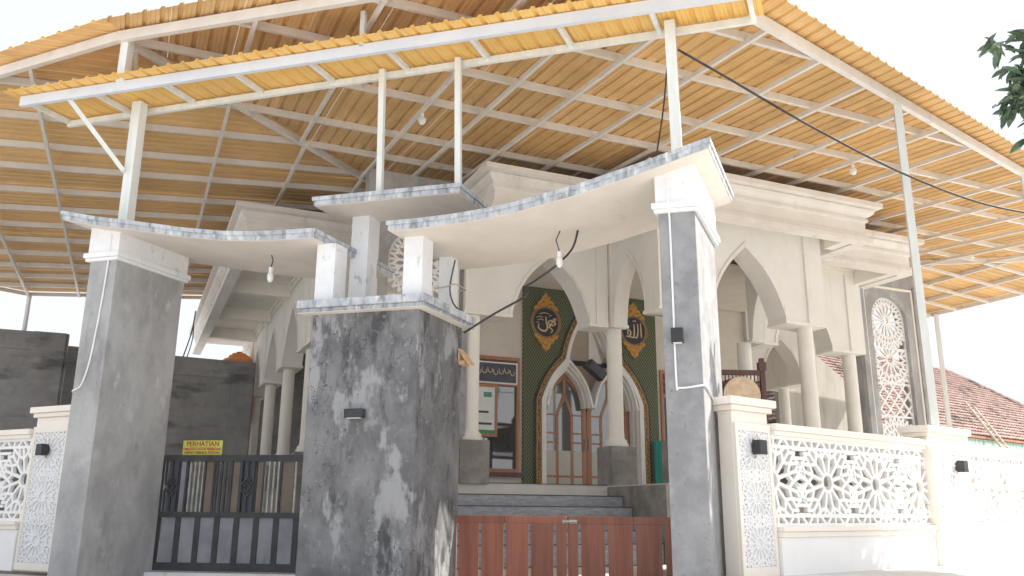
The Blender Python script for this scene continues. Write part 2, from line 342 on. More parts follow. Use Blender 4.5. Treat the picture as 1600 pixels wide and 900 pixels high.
# arcaded walls
def arch_wall(fr, s0, s1, n0, n1, o0, o1, za, z1=7.62, k=10, name='arch_wall', out=-1):
    zb = CAPZ; poly = [(s0,zb)]+[(o0,zb)]+arc(o0, o1, zb+.12, za, k)+[(o1,zb), (s1,zb), (s1,z1), (s0,z1)]
    w_ = MB().prism(poly, fr, n0, n1).build(name, 'cream', mosque)
    a1 = [(o0,zb-.012)]+arc(o0, o1, zb+.12, za, k)+[(o1,zb-.012)]
    mw = .075
    a2 = [(o0-mw,zb-.012)]+arc(o0-mw, o1+mw, zb+.12, za+.13, k)+[(o1+mw,zb-.012)]
    nn = n0 if out < 0 else n1
    for (m0, m1) in (((n0-.028, n0+.01), ) if out < 0 else ((n1-.01, n1+.028), )):
        MB().prism(a1+a2[::-1], fr, m0, m1).build('arch_moulding', 'cornice', w_)
    # raised pilaster strips and base lip on the piers
    for (p0, p1) in ((s0-.006, s0+min(.5, (o0-s0)*.62)), (s1-min(.5, (s1-o1)*.62), s1+.006)):
        q0, q1 = (n0-.05, n0+.01) if out < 0 else (n1-.01, n1+.05)
        box2(MB(), fr, p0, p1, q0, q1, zb-.008, 7.6).build('pilaster', 'cream', w_)
    for (p0, p1) in ((s0-.02, o0+.006), (o1-.006, s1+.02)):
        box2(MB(), fr, p0, p1, n0-.035, n1+.035, zb-.04, zb+.03).build('pier_lip', 'column', w_)
    return w_
arch_wall(FU, -8.20, -4.62, 2.45, 3.02, -7.06, -5.10, 6.74)
arch_wall(FU, -4.62, -.06, .26, .84, -3.27, -1.23, 6.86)
arch_wall(FU, -.02, 3.40, 2.455, 3.025, .42, 2.25, 6.74)
arch_wall(FV, .845, 2.445, -4.52, -4.17, .93, 2.28, 6.80)
arch_wall(FV, .845, 2.445, -.50, -.15, .93, 2.28, 6.80, out=1)
for k in range(4):
    v0 = 8.4+k*3.75; v1 = v0+3.75
    arch_wall(FV, v0-.02+(0 if k else -.55), v1-.03, -10.62, -10.05, v0+.62, v1-.62, 6.75)
    arch_wall(FV, v0+.18+(0 if k else -.55), v1+.17, 5.68, 6.24, v0+.82, v1-.42, 6.75, out=1)
arch_wall(FU, -10.62, -8.05, 7.30, 7.84, -10.0, -8.7, 6.6)
arch_wall(FU, 3.42, 6.24, 7.30, 7.84, 4.0, 5.6, 6.6)
# cornices: one mitred profile round the roof edge
fascia = [(-12.6,22), (-12.6,5.56), (-8.15,5.56), (-8.15,.95), (-5.2,.95), (-5.2,-.6), (.6,-.6), (.6,.95), (3.72,.95), (3.72,5.56), (6.9,5.56), (6.9,22)]
prof = [(-.22,7.10), (.085,7.10), (.085,7.20), (.045,7.215), (.045,7.29), (0,7.30), (0,7.58), (.055,7.60), (.055,7.655), (.025,7.665), (.025,7.70), (.09,7.735), (.15,7.79), (.175,7.855), (.135,7.865), (.135,7.89), (.30,7.905), (.30,8.02), (-.10,8.02)]
def off_pts(path, d):
    P = []
    for i, (u, v) in enumerate(path):
        def nrm(a, b):
            dx, dy = b[0]-a[0], b[1]-a[1]; l = math.hypot(dx, dy); return (dy/l, -dx/l)
        ns = []
        if i > 0: ns.append(nrm(path[i-1], path[i]))
        if i < len(path)-1: ns.append(nrm(path[i], path[i+1]))
        if len(ns) == 1: n = ns[0]; P.append((u-n[0]*0+n[0]*d*-1*-1, v+n[1]*d)); continue
        den = 1+ns[0][0]*ns[1][0]+ns[0][1]*ns[1][1]
        P.append((u+(ns[0][0]+ns[1][0])*d/den, v+(ns[0][1]+ns[1][1])*d/den))
    return P
# the path runs so that the outward normal is on its right: check sign with the first edge
test = off_pts(fascia, 1.0)
SG = 1.0 if test[1][0] < fascia[1][0] else -1.0
rows = [[W(u, v, z) for u, v in off_pts(fascia, d*SG)] for d, z in prof]
for i in range(len(fascia)-1):
    mb = MB(); k = len(prof)
    mb.add([rows[j][i] for j in range(k)]+[rows[j][i+1] for j in range(k)],
           [(j, (j+1) % k, k+(j+1) % k, k+j) for j in range(k)]+[tuple(range(k)), tuple(range(2*k-1, k-1, -1))])
    mb.build('cornice', 'cornice', mosque)
# soffit and roof deck
def deck(z0, z1, m, name, ins):
    for (u0,u1,v0,v1) in ((-12.6+ins,-8.15,5.56+ins,22), (-8.15+ins*.999,-5.2,.95+ins,5.56+ins), (-8.15,-5.2,5.56+ins,22), (-5.2+ins*0,.6,-.6+ins,22), (.6,3.72-ins,.95+ins,22), (3.72-ins,6.9-ins,5.56+ins,22)):
        if v0 == -.6+ins:
            box2(MB(), FU, u0+ins, u1-ins, v0, .95+ins, z0, z1).build(name, m, mosque); v0 = .95+ins
        box2(MB(), FU, u0, u1, v0, v1, z0, z1).build(name, m, mosque)
deck(7.60, 7.66, 'soffit', 'soffit', .215)
deck(7.96, 8.0, 'concrete', 'roof_deck', .1)
# soffit beams and stepped mouldings
for v in (7.4, 11.15, 14.9, 18.65): box2(MB(), FU, -12.38, -10.63, v-.15, v+.15, 7.22, 7.598).build('soffit_beam', 'soffit', mosque)
for u, p_ in ((-7.79,0), (-4.84,1), (.24,1), (3.36,0)): box2(MB(), FV, -.37 if p_ else 1.18, .24 if p_ else 2.43, u-.135, u+.135, 7.13, 7.598).build('soffit_beam', 'soffit', mosque)
for fr, s0, s1, n0, n1 in ((FV,8,22,-10.75,-10.63), (FU,-4.6,-.06,.13,.258), (FU,-8.1,-4.9,2.33,2.448), (FU,.1,3.4,2.335,2.453)):
    box2(MB(), fr, s0, s1, n0, n1, 7.48, 7.597).build('soffit_moulding', 'soffit', mosque)
    box2(MB(), fr, s0, s1, n0+(.06 if n1 > 0 or fr is FV else 0), n1, 7.38, 7.478).build('soffit_moulding', 'soffit', mosque)
box2(MB(), FU, -8.0, 3.35, 3.03, 7.38, 7.40, 7.44).build('porch_ceiling', 'inner', mosque)
# pylons with arched lattice openings
LAT = []
def rosette(c, R, n, ph=0.0, inner=.17):
    S = []
    def P(r, a): return (c[0]+R*r*math.cos(a), c[1]+R*r*math.sin(a))
    for k in range(n):
        a = ph+2*PI*k/n; h = PI/n; a1 = a+2*PI/n
        S += [(P(inner,a), P(inner,a1)), (P(inner,a), P(.50,a)), (P(.50,a), P(.68,a+h)), (P(.68,a+h), P(.50,a1)),
              (P(.68,a+h), P(.84,a+h)), (P(.50,a), P(.74,a)), (P(.74,a), P(.84,a+h)), (P(.84,a+h), P(.74,a1)), (P(.74,a), P(1.0,a+h*.5)), (P(.74,a), P(1.0,a-h*.5)), (P(1.0,a+h*.5), P(.84,a+h)), (P(1.0,a1-h*.5), P(.84,a+h))]
    return S
def bold_rosette(c, R, n, ph=0.0, inner=.2):
    S = []
    def P(r, a): return (c[0]+R*r*math.cos(a), c[1]+R*r*math.sin(a))
    for k in range(n):
        a = ph+2*PI*k/n; h = PI/n; a1 = a+2*PI/n
        S += [(P(inner,a), P(inner,a1)), (P(inner,a), P(.56,a)), (P(.56,a), P(.72,a+h)), (P(.72,a+h), P(.56,a1)), (P(.56,a), P(.86,a)), (P(.72,a+h), P(1.02,a+h*1.45)), (P(.72,a+h), P(1.02,a+h*.55)), (P(.86,a), P(1.02,a+h*.55)), (P(.86,a), P(1.02,a-h*.55))]
    return S
def lattice(mb, segs, poly, fr, wd, n0, n1, jit=.0015):
    k = 0
    for a, b in segs:
        r = clip_seg(a, b, poly)
        if not r: continue
        (ax, az), (bx, bz) = r; L = math.hypot(bx-ax, bz-az)
        if L < wd*.4: continue
        ex, ez = (bx-ax)/L*wd*.35, (bz-az)/L*wd*.35; nx, nz = -(bz-az)/L*wd/2, (bx-ax)/L*wd/2
        j = jit*((k*7) % 11)/11.0; k += 1
        mb.prism([(ax-ex+nx, az-ez+nz), (ax-ex-nx, az-ez-nz), (bx+ex-nx, bz+ez-nz), (bx+ex+nx, bz+ez+nz)], fr, n0-j, n1+j)
    return mb
def arch_poly(c, hw, z0, zt, n=14):
    zc = zt-hw
    return [(c-hw,z0), (c+hw,z0)]+[(c+hw*math.cos(PI*i/n), zc+hw*math.sin(PI*i/n)) for i in range(n+1)]
def pylon(cu, side):
    hw = 1.16; s0, s1 = cu-hw, cu+hw; pw = .67; n0, n1 = 2.62, 3.02; zt = 6.98; zb = 2.1
    ap = arch_poly(cu, pw, zb, zt)
    # slab with the arched hole: two halves butted at the crown
    left = [(s0,.3), (cu,.3), (cu,zb)]+[(cu-pw,zb)]+[p for p in ap[::-1] if p[0] <= cu+1e-6 and p[1] > zb]+[(cu,8.26), (s0,8.26)]
    body = MB().prism(left, FU, n0, n1)
    rightp = [(2*cu-x, z) for x, z in left]
    body.prism(rightp, FU, n0, n1)
    py = body.build('pylon', 'concrete', mosque)
    # raised frame with a sloping head
    for q in ([(s0+.02,.4), (s0+.20,.4), (s0+.20,7.28), (s0+.02,7.36)], [(s1-.20,.4), (s1-.02,.4), (s1-.02,7.36), (s1-.20,7.28)]):
        MB().prism(q, FU, n0-.07, n0+.01).build('pylon_frame', 'concrete_blue' if q[0][0] > cu else 'concrete', py)
    for q in ([(s0+.203,.4), (s0+.26,.4), (s0+.26,7.20), (s0+.203,7.20)], [(s1-.26,.4), (s1-.203,.4), (s1-.203,7.20), (s1-.26,7.20)], [(s0+.203,7.203), (s1-.203,7.203), (s1-.203,7.262), (s0+.203,7.262)]):
        MB().prism(q, FU, n0-.035, n0+.01).build('pylon_trim', 'fence_cream', py)
    z1 = zt-pw
    segs = rosette((cu, z1), pw*1.02, 16) + rosette((cu, zb+1.0), pw*1.05, 16)
    for k in range(-6, 12):   # star net between the rosettes
        d = .235
        segs += [((cu-pw-.3, 3.3+k*d*1.7), (cu+pw+.3, 3.3+k*d*1.7+2.2)), ((cu-pw-.3, 3.3+k*d*1.7+2.2), (cu+pw+.3, 3.3+k*d*1.7))]
    mid = [(cu-pw,zb+1.66), (cu+pw,zb+1.66), (cu+pw,z1-.66), (cu-pw,z1-.66)]
    top = arch_poly(cu, pw, z1-.66, zt); bot = [(cu-pw,zb), (cu+pw,zb), (cu+pw,zb+1.66), (cu-pw,zb+1.66)]
    lm = MB()
    za, zb_ = z1-.80, zb+1.5
    top = arch_poly(cu, pw, za, zt); bot = [(cu-pw,zb), (cu+pw,zb), (cu+pw,zb_), (cu-pw,zb_)]; zm = za-1.0
    lattice(lm, rosette((cu,z1), pw*1.22, 16, 0, .13), top, FU, .052, 2.74, 2.79)
    lattice(lm, rosette((cu,za-.30), pw*1.25, 14, PI/14, .15), [(cu-pw,zm), (cu+pw,zm), (cu+pw,za), (cu-pw,za)], FU, .052, 2.741, 2.791)
    lattice(lm, segs[-36:], [(cu-pw,zb_), (cu+pw,zb_), (cu+pw,zm), (cu-pw,zm)], FU, .052, 2.742, 2.792)
    lattice(lm, rosette((cu,zb+.62), pw*1.3, 16, 0, .15), bot, FU, .052, 2.743, 2.793)
    rim = ap+[ap[0]]
    for p, q in zip(rim[:-1], rim[1:]): lattice(lm, [(p, q)], [(cu-9,0), (cu+9,0), (cu+9,9), (cu-9,9)], FU, .05, 2.735, 2.80)
    lattice(lm, [((cu-pw,za), (cu+pw,za)), ((cu-pw,zm), (cu+pw,zm)), ((cu-pw,zb_), (cu+pw,zb_))], [(cu-9,0), (cu+9,0), (cu+9,9), (cu-9,9)], FU, .05, 2.744, 2.794)
    lm.build('lattice_panel', 'white', py)
pylon(-9.24, -1); pylon(4.64, 1)
# hall walls
FW = 7.4
hall = MB()
for (u0,u1,v0,v1) in ((-8.05,-4.62,FW,FW+.25), (.02,3.40,FW,FW+.25)):
    for q in ([(u0,FLZ), (u1,FLZ)], ):
        pass
wz = (2.02, 5.24)
wl = (-6.9, -4.66); wr_ = (.06, 2.3)
for (u0,u1,win) in ((-8.05,-4.556,wl), (-.044,3.40,wr_)):
    for q in ([(u0,FLZ-.02), (win[0],FLZ-.02), (win[0],7.6), (u0,7.6)], [(win[1],FLZ-.02), (u1,FLZ-.02), (u1,7.6), (win[1],7.6)], [(win[0],FLZ-.02), (win[1],FLZ-.02), (win[1],wz[0]), (win[0],wz[0])], [(win[0],wz[1]), (win[1],wz[1]), (win[1],7.6), (win[0],7.6)]):
        if abs(q[0][0]-q[1][0]) > .01: MB().prism(q, FU, FW, FW+.25).build('hall_wall', 'inner', mosque)
for (u0,u1) in ((-8.05,-7.8), (3.15,3.40)):
    box2(MB(), FV, FW+.252, 22, u0, u1, FLZ, 7.6).build('hall_wall', 'inner', mosque)
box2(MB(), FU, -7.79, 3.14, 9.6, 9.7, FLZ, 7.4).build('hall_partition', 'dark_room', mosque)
box2(MB(), FU, -10.1, -8.06, 21.6, 21.8, FLZ, 7.6).build('hall_wall', 'wall_dark', mosque)  # added end wall of the gallery; its dark colour stands in for shade
# windows: brown frame, carved head with a panel, glass
def window(win, mirror):
    a0, a1 = win
    fr = MB(); t = .09
    for q in ((a0,a0+t,wz[0],wz[1]), (a1-t,a1,wz[0],wz[1]), (a0+t,a1-t,wz[1]-t,wz[1]), (a0+t,a1-t,wz[0],wz[0]+.12), (a0+t,a1-t,4.42,4.52), ((a0+a1)/2-.04,(a0+a1)/2+.04,wz[0]+.12,4.42)):
        box2(fr, FU, q[0], q[1], FW-.06, FW+.14, q[2], q[3])
    f = fr.build('window', 'wood_door', mosque)
    box2(MB(), FU, a0+t, a1-t, FW+.03, FW+.05, wz[0]+.12, 4.42).build('pane', 'glass', f)
    box2(MB(), FU, a0+t, a1-t, FW+.0, FW+.04, 4.52, wz[1]-t).build('head_panel', 'wood_red', f)
    st = MB(); 
    for i in range(12):
        for j in range(3):
            c = (a0+t+.1+i*(a1-a0-2*t-.2)/11, 4.62+j*.2)
            st.prism([(c[0]-.05,c[1]), (c[0],c[1]-.05), (c[0]+.05,c[1]), (c[0],c[1]+.05)], FU, FW-.03, FW+.002)
    kind(st.build('stud', 'wood_dark', f), 'stuff')
    box2(MB(), FU, a0-.1, a1+.1, FW-.16, FW-.062, wz[0]-.1, wz[0]+.02).build('sill', 'wood_dark', f)
window(wl, 0); window(wr_, 1)
# portal: green printed panels, trefoil bands, white reveal, two glazed door leaves
CU = -2.31
def trefoil(o, z0=FLZ-.01, k=9):
    """outline of the portal, grown by o: two low pointed lobes and a tall centre lobe"""
    hw = 1.62+o; zl = 4.10; L = [(CU-hw, z0), (CU-hw, zl)]
    # lobe shoulder up to the waist
    p0, p1 = (CU-hw, zl), (CU-.86-o*.75, 5.28+o*.55)
    for i in range(1, k+1):
        t = i/k; b = math.sin(PI*t)*.11
        L.append((p0[0]+(p1[0]-p0[0])*t-b*.75, p0[1]+(p1[1]-p0[1])*t+b*.6))
    q0, q1 = p1, (CU, 6.95+o*1.25)
    for i in range(1, k+1):
        t = i/k; b = math.sin(PI*t)*.17
        L.append((q0[0]+(q1[0]-q0[0])*t-b*.9, q0[1]+(q1[1]-q0[1])*t+b*.4))
    return L+[(2*CU-x, z) for x, z in reversed(L[:-1])]
def ring(o0, o1, n0, n1, m, name, par):
    A, B = trefoil(o0), trefoil(o1)
    mb = MB(); k = len(A)
    for i in range(k-1):
        mb.prism([A[i], A[i+1], B[i+1], B[i]], FU, n0, n1)
    return mb.build(name, m, par)
portal = thing('portal_group_tmp', 'x', 'x', W(CU, FW, FLZ)); bpy.data.objects.remove(portal)
gp = trefoil(.30)
half = [p for p in gp if p[0] <= CU+1e-6]
for s in (1, -1):
    pl = [(CU-2.25, FLZ-.01)]+half+[(CU, 7.395), (CU-2.25, 7.395)]
    if s < 0: pl = [(2*CU-x, z) for x, z in pl]
    mb = MB().prism(pl, FU, FW-.07, FW+.2)
    mb.uv = lambda p: ((p-M0).dot(E1), p[2])
    mb.build('tiled_panel', 'green_print', mosque)
ring(.235, .31, FW-.10, FW+.2, 'navy', 'portal_band', mosque)
gb = ring(.11, .235, FW-.115, FW+.2, 'band', 'portal_band', mosque)
gb['label'] = 'gilded inscription band round the portal'
for o0, o1 in ((.11, .125), (.22, .235)): ring(o0, o1, FW-.128, FW-.116, 'ornament', 'band_edge', gb)
ring(.075, .11, FW-.09, FW+.2, 'navy', 'portal_band', mosque)
surround = ring(-.07, .075, FW-.14, FW+.2, 'white', 'door_surround', mosque)
ring(-.12, -.07, FW-.03, FW+.33, 'column', 'reveal', surround)
ring(-.16, -.12, FW+.12, FW+.33, 'white', 'reveal', surround)
# low lobes: pointed door heads with a valley in the middle
def door_head(c, hw, zsp, zap, n0, n1, m, par, grow):
    n1 -= .24
    o = arc(c-hw, c+hw, zsp, zap, 10, .15); i = arc(c-hw+grow, c+hw-grow, zsp, zap-grow*1.5, 10, .15)
    mb = MB()
    for k in range(len(o)-1): mb.prism([o[k], o[k+1], i[k+1], i[k]], FU, n0, n1)
    return mb.build('door_head', m, par)
for c in (CU-.77, CU+.77):
    hd = door_head(c, .77, 3.95, 5.32, FW-.13, FW+.55, 'white', surround, .07)
    door_head(c, .70, 3.95, 5.215, FW-.02, FW+.56, 'column', surround, .07)
    door_head(c, .63, 3.95, 5.11, FW+.10, FW+.57, 'white', surround, .06)
# lunette above the two doors
lp = [p for p in trefoil(-.15) if p[1] > 5.2]
MB().prism(lp, FU, FW+.36, FW+.40).build('lunette', 'lunette', mosque)
MB().prism([(CU-.5,4.2), (CU+.5,4.2), (CU+.9,5.25), (CU-.9,5.25)], FU, FW+.42, FW+.44).build('lunette', 'lunette', mosque)
a_in = arc(CU-.42, CU+.42, 5.45, 6.6, 8, .15)
MB().prism([(CU+.10,5.35), (CU+.55,5.35)]+[p for p in trefoil(-.17) if p[0] > CU+.1 and p[1] > 5.4][::-1][::-1]+[(CU+.1,6.6)], FU, FW+.31, FW+.358).build('lunette_fin', 'cream', mosque)
# door leaves
def leaf(c, hw, s):
    y0, y1 = FW+.34, FW+.40; zsp, zap = 3.85, 5.06; t = .15
    o = arc(c-hw, c+hw, zsp, zap, 8, .14); i = arc(c-hw+t, c+hw-t, zsp, zap-t*1.6, 8, .14)
    fr = MB()
    for k in range(len(o)-1): fr.prism([o[k], o[k+1], i[k+1], i[k]], FU, y0, y1)
    for sd_ in (-1, 1):
        a_, b_ = sorted((c+sd_*hw, c+sd_*(hw-t))); box2(fr, FU, a_, b_, y0, y1, FLZ+.01, zsp)
    box2(fr, FU, c-hw+t, c+hw-t, y0, y1, FLZ+.01, FLZ+.16)
    box2(fr, FU, c-hw+t, c+hw-t, y0+.004, y1-.004, FLZ+.38, FLZ+.44)
    d = MB(); L = .085
    def seg(p, q, w_=L):
        dx, dz = q[0]-p[0], q[1]-p[1]; l = math.hypot(dx, dz); nx, nz = -dz/l*w_/2, dx/l*w_/2
        d.prism([(p[0]+nx,p[1]+nz), (p[0]-nx,p[1]-nz), (q[0]-nx,q[1]-nz), (q[0]+nx,q[1]+nz)], FU, y0+.006, y1-.006)
    xi = hw-t
    seg((c-xi*.42, FLZ+.16), (c-xi*.42, 3.75)); seg((c+xi*.42, FLZ+.16), (c+xi*.42, 3.75))
    seg((c-xi*.42, 3.75), (c, 4.35)); seg((c+xi*.42, 3.75), (c, 4.35)); seg((c, 4.35), (c, 4.9))
    for sd_ in (-1, 1):
        for z in (2.95, 3.22, 3.75): seg((c+sd_*xi*.42, z), (c+sd_*xi*1.02, z), .05)
    fz = MB(); box2(fz, FU, c-hw+t, c+hw-t, y0+.015, y0+.021, FLZ+.16, 2.72)
    f = fr.build('door_leaf', 'wood_door', mosque)
    d.build('glazing_bar', 'wood_door', f); fz.build('frosted_pane', 'frosted', f)
    gl = [(c-hw+.02, FLZ+.05)]+arc(c-hw+.02, c+hw-.02, zsp, zap-.03, 8, .14)+[(c+hw-.02, FLZ+.05)]
    MB().prism(gl, FU, y0+.022, y0+.034).build('pane', 'glass', f)
    hd = MB(); hd.bar(FU(c+s*(hw-.05), y0-.05, 2.75), FU(c+s*(hw-.05), y0-.05, 3.05), .03, .03); hd.bar(FU(c+s*(hw-.05), y0-.05, 2.75), FU(c+s*(hw-.05), y0+.01, 2.75), .025, .025); hd.bar(FU(c+s*(hw-.05), y0-.05, 3.05), FU(c+s*(hw-.05), y0+.01, 3.05), .025, .025)
    hd.build('handle', 'gate_bar', f)
leaf(CU-.73, .722, 1); leaf(CU+.73, .722, -1)
# back walls of the door recess
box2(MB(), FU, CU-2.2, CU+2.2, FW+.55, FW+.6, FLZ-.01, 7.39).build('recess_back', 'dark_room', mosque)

# ================================================================ BIG METAL CANOPY
canopy = thing('metal_canopy', 'large hipped canopy of gold corrugated sheets on white steel beams over the mosque', 'canopy', CF(0,0,-7))
def pt_in(poly): return poly
AP = (-6.33,-1.82)
edgeL = lambda p: 1.43-.97*(p+9.67)
edgeR = lambda p: -.02+.284*p
OV = .34
polyF = [(AP[0]-.02,AP[1]-.48), (15.28,3.95), (1.6,18.0), (-12.62,3.78)]
polyL = [(-12.62,3.78), (1.6,18.0), (1.6,22.9), (-15.3,22.9), (-18.2,20.2), (-18.2,9.35)]
polyR = [(15.28,3.95), (15.75,4.1), (15.75,13.0), (6.6,13.0)]
PITCH = .25; SHEET = 4
PROF = [(0,0), (.022,0), (.032,.006), (.040,.006), (.048,0), (.085,0), (.103,.036), (.147,.036), (.165,0), (.202,0), (.211,.006), (.219,.006), (.228,0)]
def yrange(poly, x, ax):
    lo, hi = 1e9, -1e9; k = len(poly)
    for i in range(k):
        a, b = poly[i], poly[(i+1) % k]
        if (a[ax]-x)*(b[ax]-x) <= 0 and abs(a[ax]-b[ax]) > 1e-9:
            t = (x-a[ax])/(b[ax]-a[ax]); y = a[1-ax]+(b[1-ax]-a[1-ax])*t
            lo, hi = min(lo, y), max(hi, y)
    return (lo, hi) if hi > lo else None
def sheets(poly, ax, fr, par, m='sheet', step=PITCH, per=SHEET, prof=PROF, dz=.06, thick=.006, name='roof_sheet'):
    """corrugated sheets across axis ax (0: p, 1: q) running along the other axis; each sheet an object"""
    x0, x1 = min(p[ax] for p in poly), max(p[ax] for p in poly)
    n = int((x1-x0)/(step*per))+1; res = []
    for i in range(n):
        xs = []
        for j in range(per):
            for dx, h in prof: xs.append((x0+(i*per+j)*step+dx, h))
        xs.append((x0+(i+1)*per*step-.004, 0))
        L = []
        for x, h in xs:
            if x < x0+1e-6: x = x0+1e-6
            if x > x1-1e-6: continue
            r = yrange(poly, x, ax)
            if r: L.append((x, h, r))
        if len(L) < 2: continue
        mb = MB(); vs = []; fs = []; jz = dz+.004*(i % 2)
        for x, h, (a, b) in L:
            for d in (0, thick):
                for y in (a, b):
                    vs.append(fr(*((x, y) if ax == 0 else (y, x)), jz+h+d))
        for k in range(len(L)-1):
            o, q = 4*k, 4*k+4
            fs += [(o, q, q+1, o+1), (o+2, o+3, q+3, q+2), (o, o+2, q+2, q), (o+1, q+1, q+3, o+3)]
        fs += [(0,1,3,2), (4*len(L)-4, 4*len(L)-2, 4*len(L)-1, 4*len(L)-3)]
        mb.add(vs, fs); res.append(mb.build(name, m, par))
    return res
sheets(polyF, 0, CF, canopy); sheets(polyL, 1, CL, canopy); sheets(polyR, 1, CR, canopy)
def ccw(poly):
    a = sum(poly[i][0]*poly[(i+1) % len(poly)][1]-poly[(i+1) % len(poly)][0]*poly[i][1] for i in range(len(poly)))
    return poly if a > 0 else poly[::-1]
beamF = [AP, (15.28,4.32), (1.6,18.0), (-12.36,4.04)]
beamL = [(-12.36,4.04), (1.6,18.0), (1.6,22.75), (-15.3,22.75), (-17.9,20.2), (-17.9,9.4)]
beamR = [(15.28,4.32), (15.62,4.42), (15.62,12.85), (6.75,12.85)]
def member(name, fr, a, b, z, wd, dp, m='galv'):
    r = fr(*a, z), fr(*b, z); MB().bar(r[0], r[1], wd, dp).build(name, m, canopy)
def beams(poly, fr, ax, vals, name, z, wd, dp):
    poly = ccw(poly)
    for c_ in vals:
        a, b = ((-40, c_), (40, c_)) if ax == 1 else ((c_, -40), (c_, 60))
        r = clip_seg(a, b, poly)
        if r and math.hypot(r[1][0]-r[0][0], r[1][1]-r[0][1]) > .3: member(name, fr, r[0], r[1], z, wd, dp)
beams(beamF, CF, 1, [-.53,.98,2.65,4.17,6.2,7.7,9.2,10.7,12.2,13.7,15.2,16.7], 'purlin', -.01, .065, .13)
beams(beamF, CF, 0, [-10.45,-8.88,-7.15,-6.08,-4.97,-3.65,-2.28,-.97,.46,1.66,2.95,4.25,5.55,6.85,8.15,9.45,10.75,12.05,13.35,14.6], 'rafter', -.115, .06, .085)
beams(beamL, CL, 1, [6.2,7.65,9.15,10.4,11.95,13.35,14.75,16.15,17.55,18.95,20.3,21.6], 'purlin', -.01, .065, .13)
beams(beamL, CL, 0, [-16.8,-15.24,-13.7,-12.1,-10.47,-8.76,-7.1,-5.5,-3.9,-2.3,-.7], 'rafter', -.115, .06, .085)
beams(beamR, CR, 0, [8.2,9.7,11.2,12.7,14.2], 'purlin', -.01, .065, .13)
beams(beamR, CR, 1, [5.0,6.3,7.6,8.9,10.2,11.5,12.6], 'rafter', -.115, .06, .085)
member('edge_beam', CF, AP, (-12.36,4.04), -.07, .09, .17); member('edge_beam', CL, (-12.36,4.04), (-17.9,9.4), -.07, .09, .17)
member('edge_beam', CF, AP, (15.28,4.32), -.07, .09, .17); member('edge_beam', CR, (15.62,4.42), (15.62,12.85), -.06, .08, .15)
member('edge_beam', CR, (15.62,12.85), (6.75,12.85), -.06, .08, .12)
member('edge_beam', CL, (-15.3,22.75), (1.6,22.75), -.06, .08, .12); member('edge_beam', CL, (-17.9,20.2), (-15.3,22.75), -.06, .08, .12)
member('hip_beam', CF, (-12.36,4.04), (1.6,18.0), -.06, .08, .14); member('hip_beam', CF, (15.28,4.32), (1.6,18.0), -.06, .08, .14)
# canopy posts
def post(name, a, b, w_, m, par): return MB().bar(a, b, w_, w_, up=G1).build(name, m, par)
T1 = CF(0,0,-.12); B1 = FR(4.28,-.02,2.34)
p1 = CF(.05,.02,-.13)
post('post', V((p1[0],p1[1],2.30)), p1, .12, 'steel', canopy)
e2_ = CF(5.35,1.5,-.12); post('post', V((e2_[0],e2_[1],.2)), e2_, .12, 'steel', canopy)
e3_ = CR(15.58,12.42,-.1); post('post', V((e3_[0],e3_[1],0)), e3_, .14, 'steel', canopy)
for p, q in ((-13.40,22.70), (-13.05,22.70), (-15.2,22.70)):
    e = CL(p, q, -.1); post('post', V((e[0],e[1],0)), e, .10, 'rust' if p == -13.05 else 'steel', canopy)

# ================================================================ ENTRANCE CANOPY (narrow strip over the gate)
strip = thing('entrance_canopy', 'narrow sloping strip of bright gold sheets on a grey beam above the gate', 'canopy', G(3.5,0,5.5))
def ST(a, b, d=0): return G(a, b-.018*(a+1.9)*max(0,min(1,(b+.36)/.9)), 7.445+.0068*(a+1.9)+d)
SA0, SA1 = -1.93, 9.62
sheets([(SA0-.15,-.58), (SA1+.10,-.58), (SA1+.10,.62), (SA0-.15,.62)], 0, ST, strip, 'sheet_new', dz=.10)
def smember(name, a, b, z, wd, dp, m='steel'): MB().bar(ST(*a, z), ST(*b, z), wd, dp).build(name, m, strip)
smember('front_beam', (SA0,-.36), (SA1,-.36), 0.0, .07, .17, 'beam_blue')
smember('rear_beam', (SA0+.02,.54), (SA1,.54), .0, .06, .10)
for i in range(10):
    a_ = SA0+.04+i*(SA1-SA0-.08)/9; smember('cross_beam', (a_,-.32), (a_,.505), .035, .06, .08)
slabL_z = lambda a: 5.25
for a_, b_, zb in ((4.10,.42,5.49), (5.33,.42,5.49)):
    post('post', G(a_,b_,zb), V((*ST(a_,b_,0)[:2], ST(a_,b_,.05)[2])), .085, 'steel', strip)
post('post', G(-.22,.30,5.15), ST(-.22,.30,.05), .17, 'steel', strip)
post('post', G(8.48,.30,5.36), ST(8.48,.30,.05), .14, 'steel', strip)
MB().bar(G(-.24,.15,6.25), ST(-1.02,-.30,-.06), .07, .07).build('brace', 'steel', strip)
# short struts from the strip up to the edge of the big canopy
for a_, w_ in ((.02,.14), (4.15,.07)):
    b0 = ST(a_,-.36,.05); 
    # canopy height above this point
    d_ = V((b0[0],b0[1],0))-V((CT[0],CT[1],0)); p_, q_ = d_.dot(E1), d_.dot(E2)
    post('strut', b0, CF(p_, q_, -.02), w_, 'steel', strip)

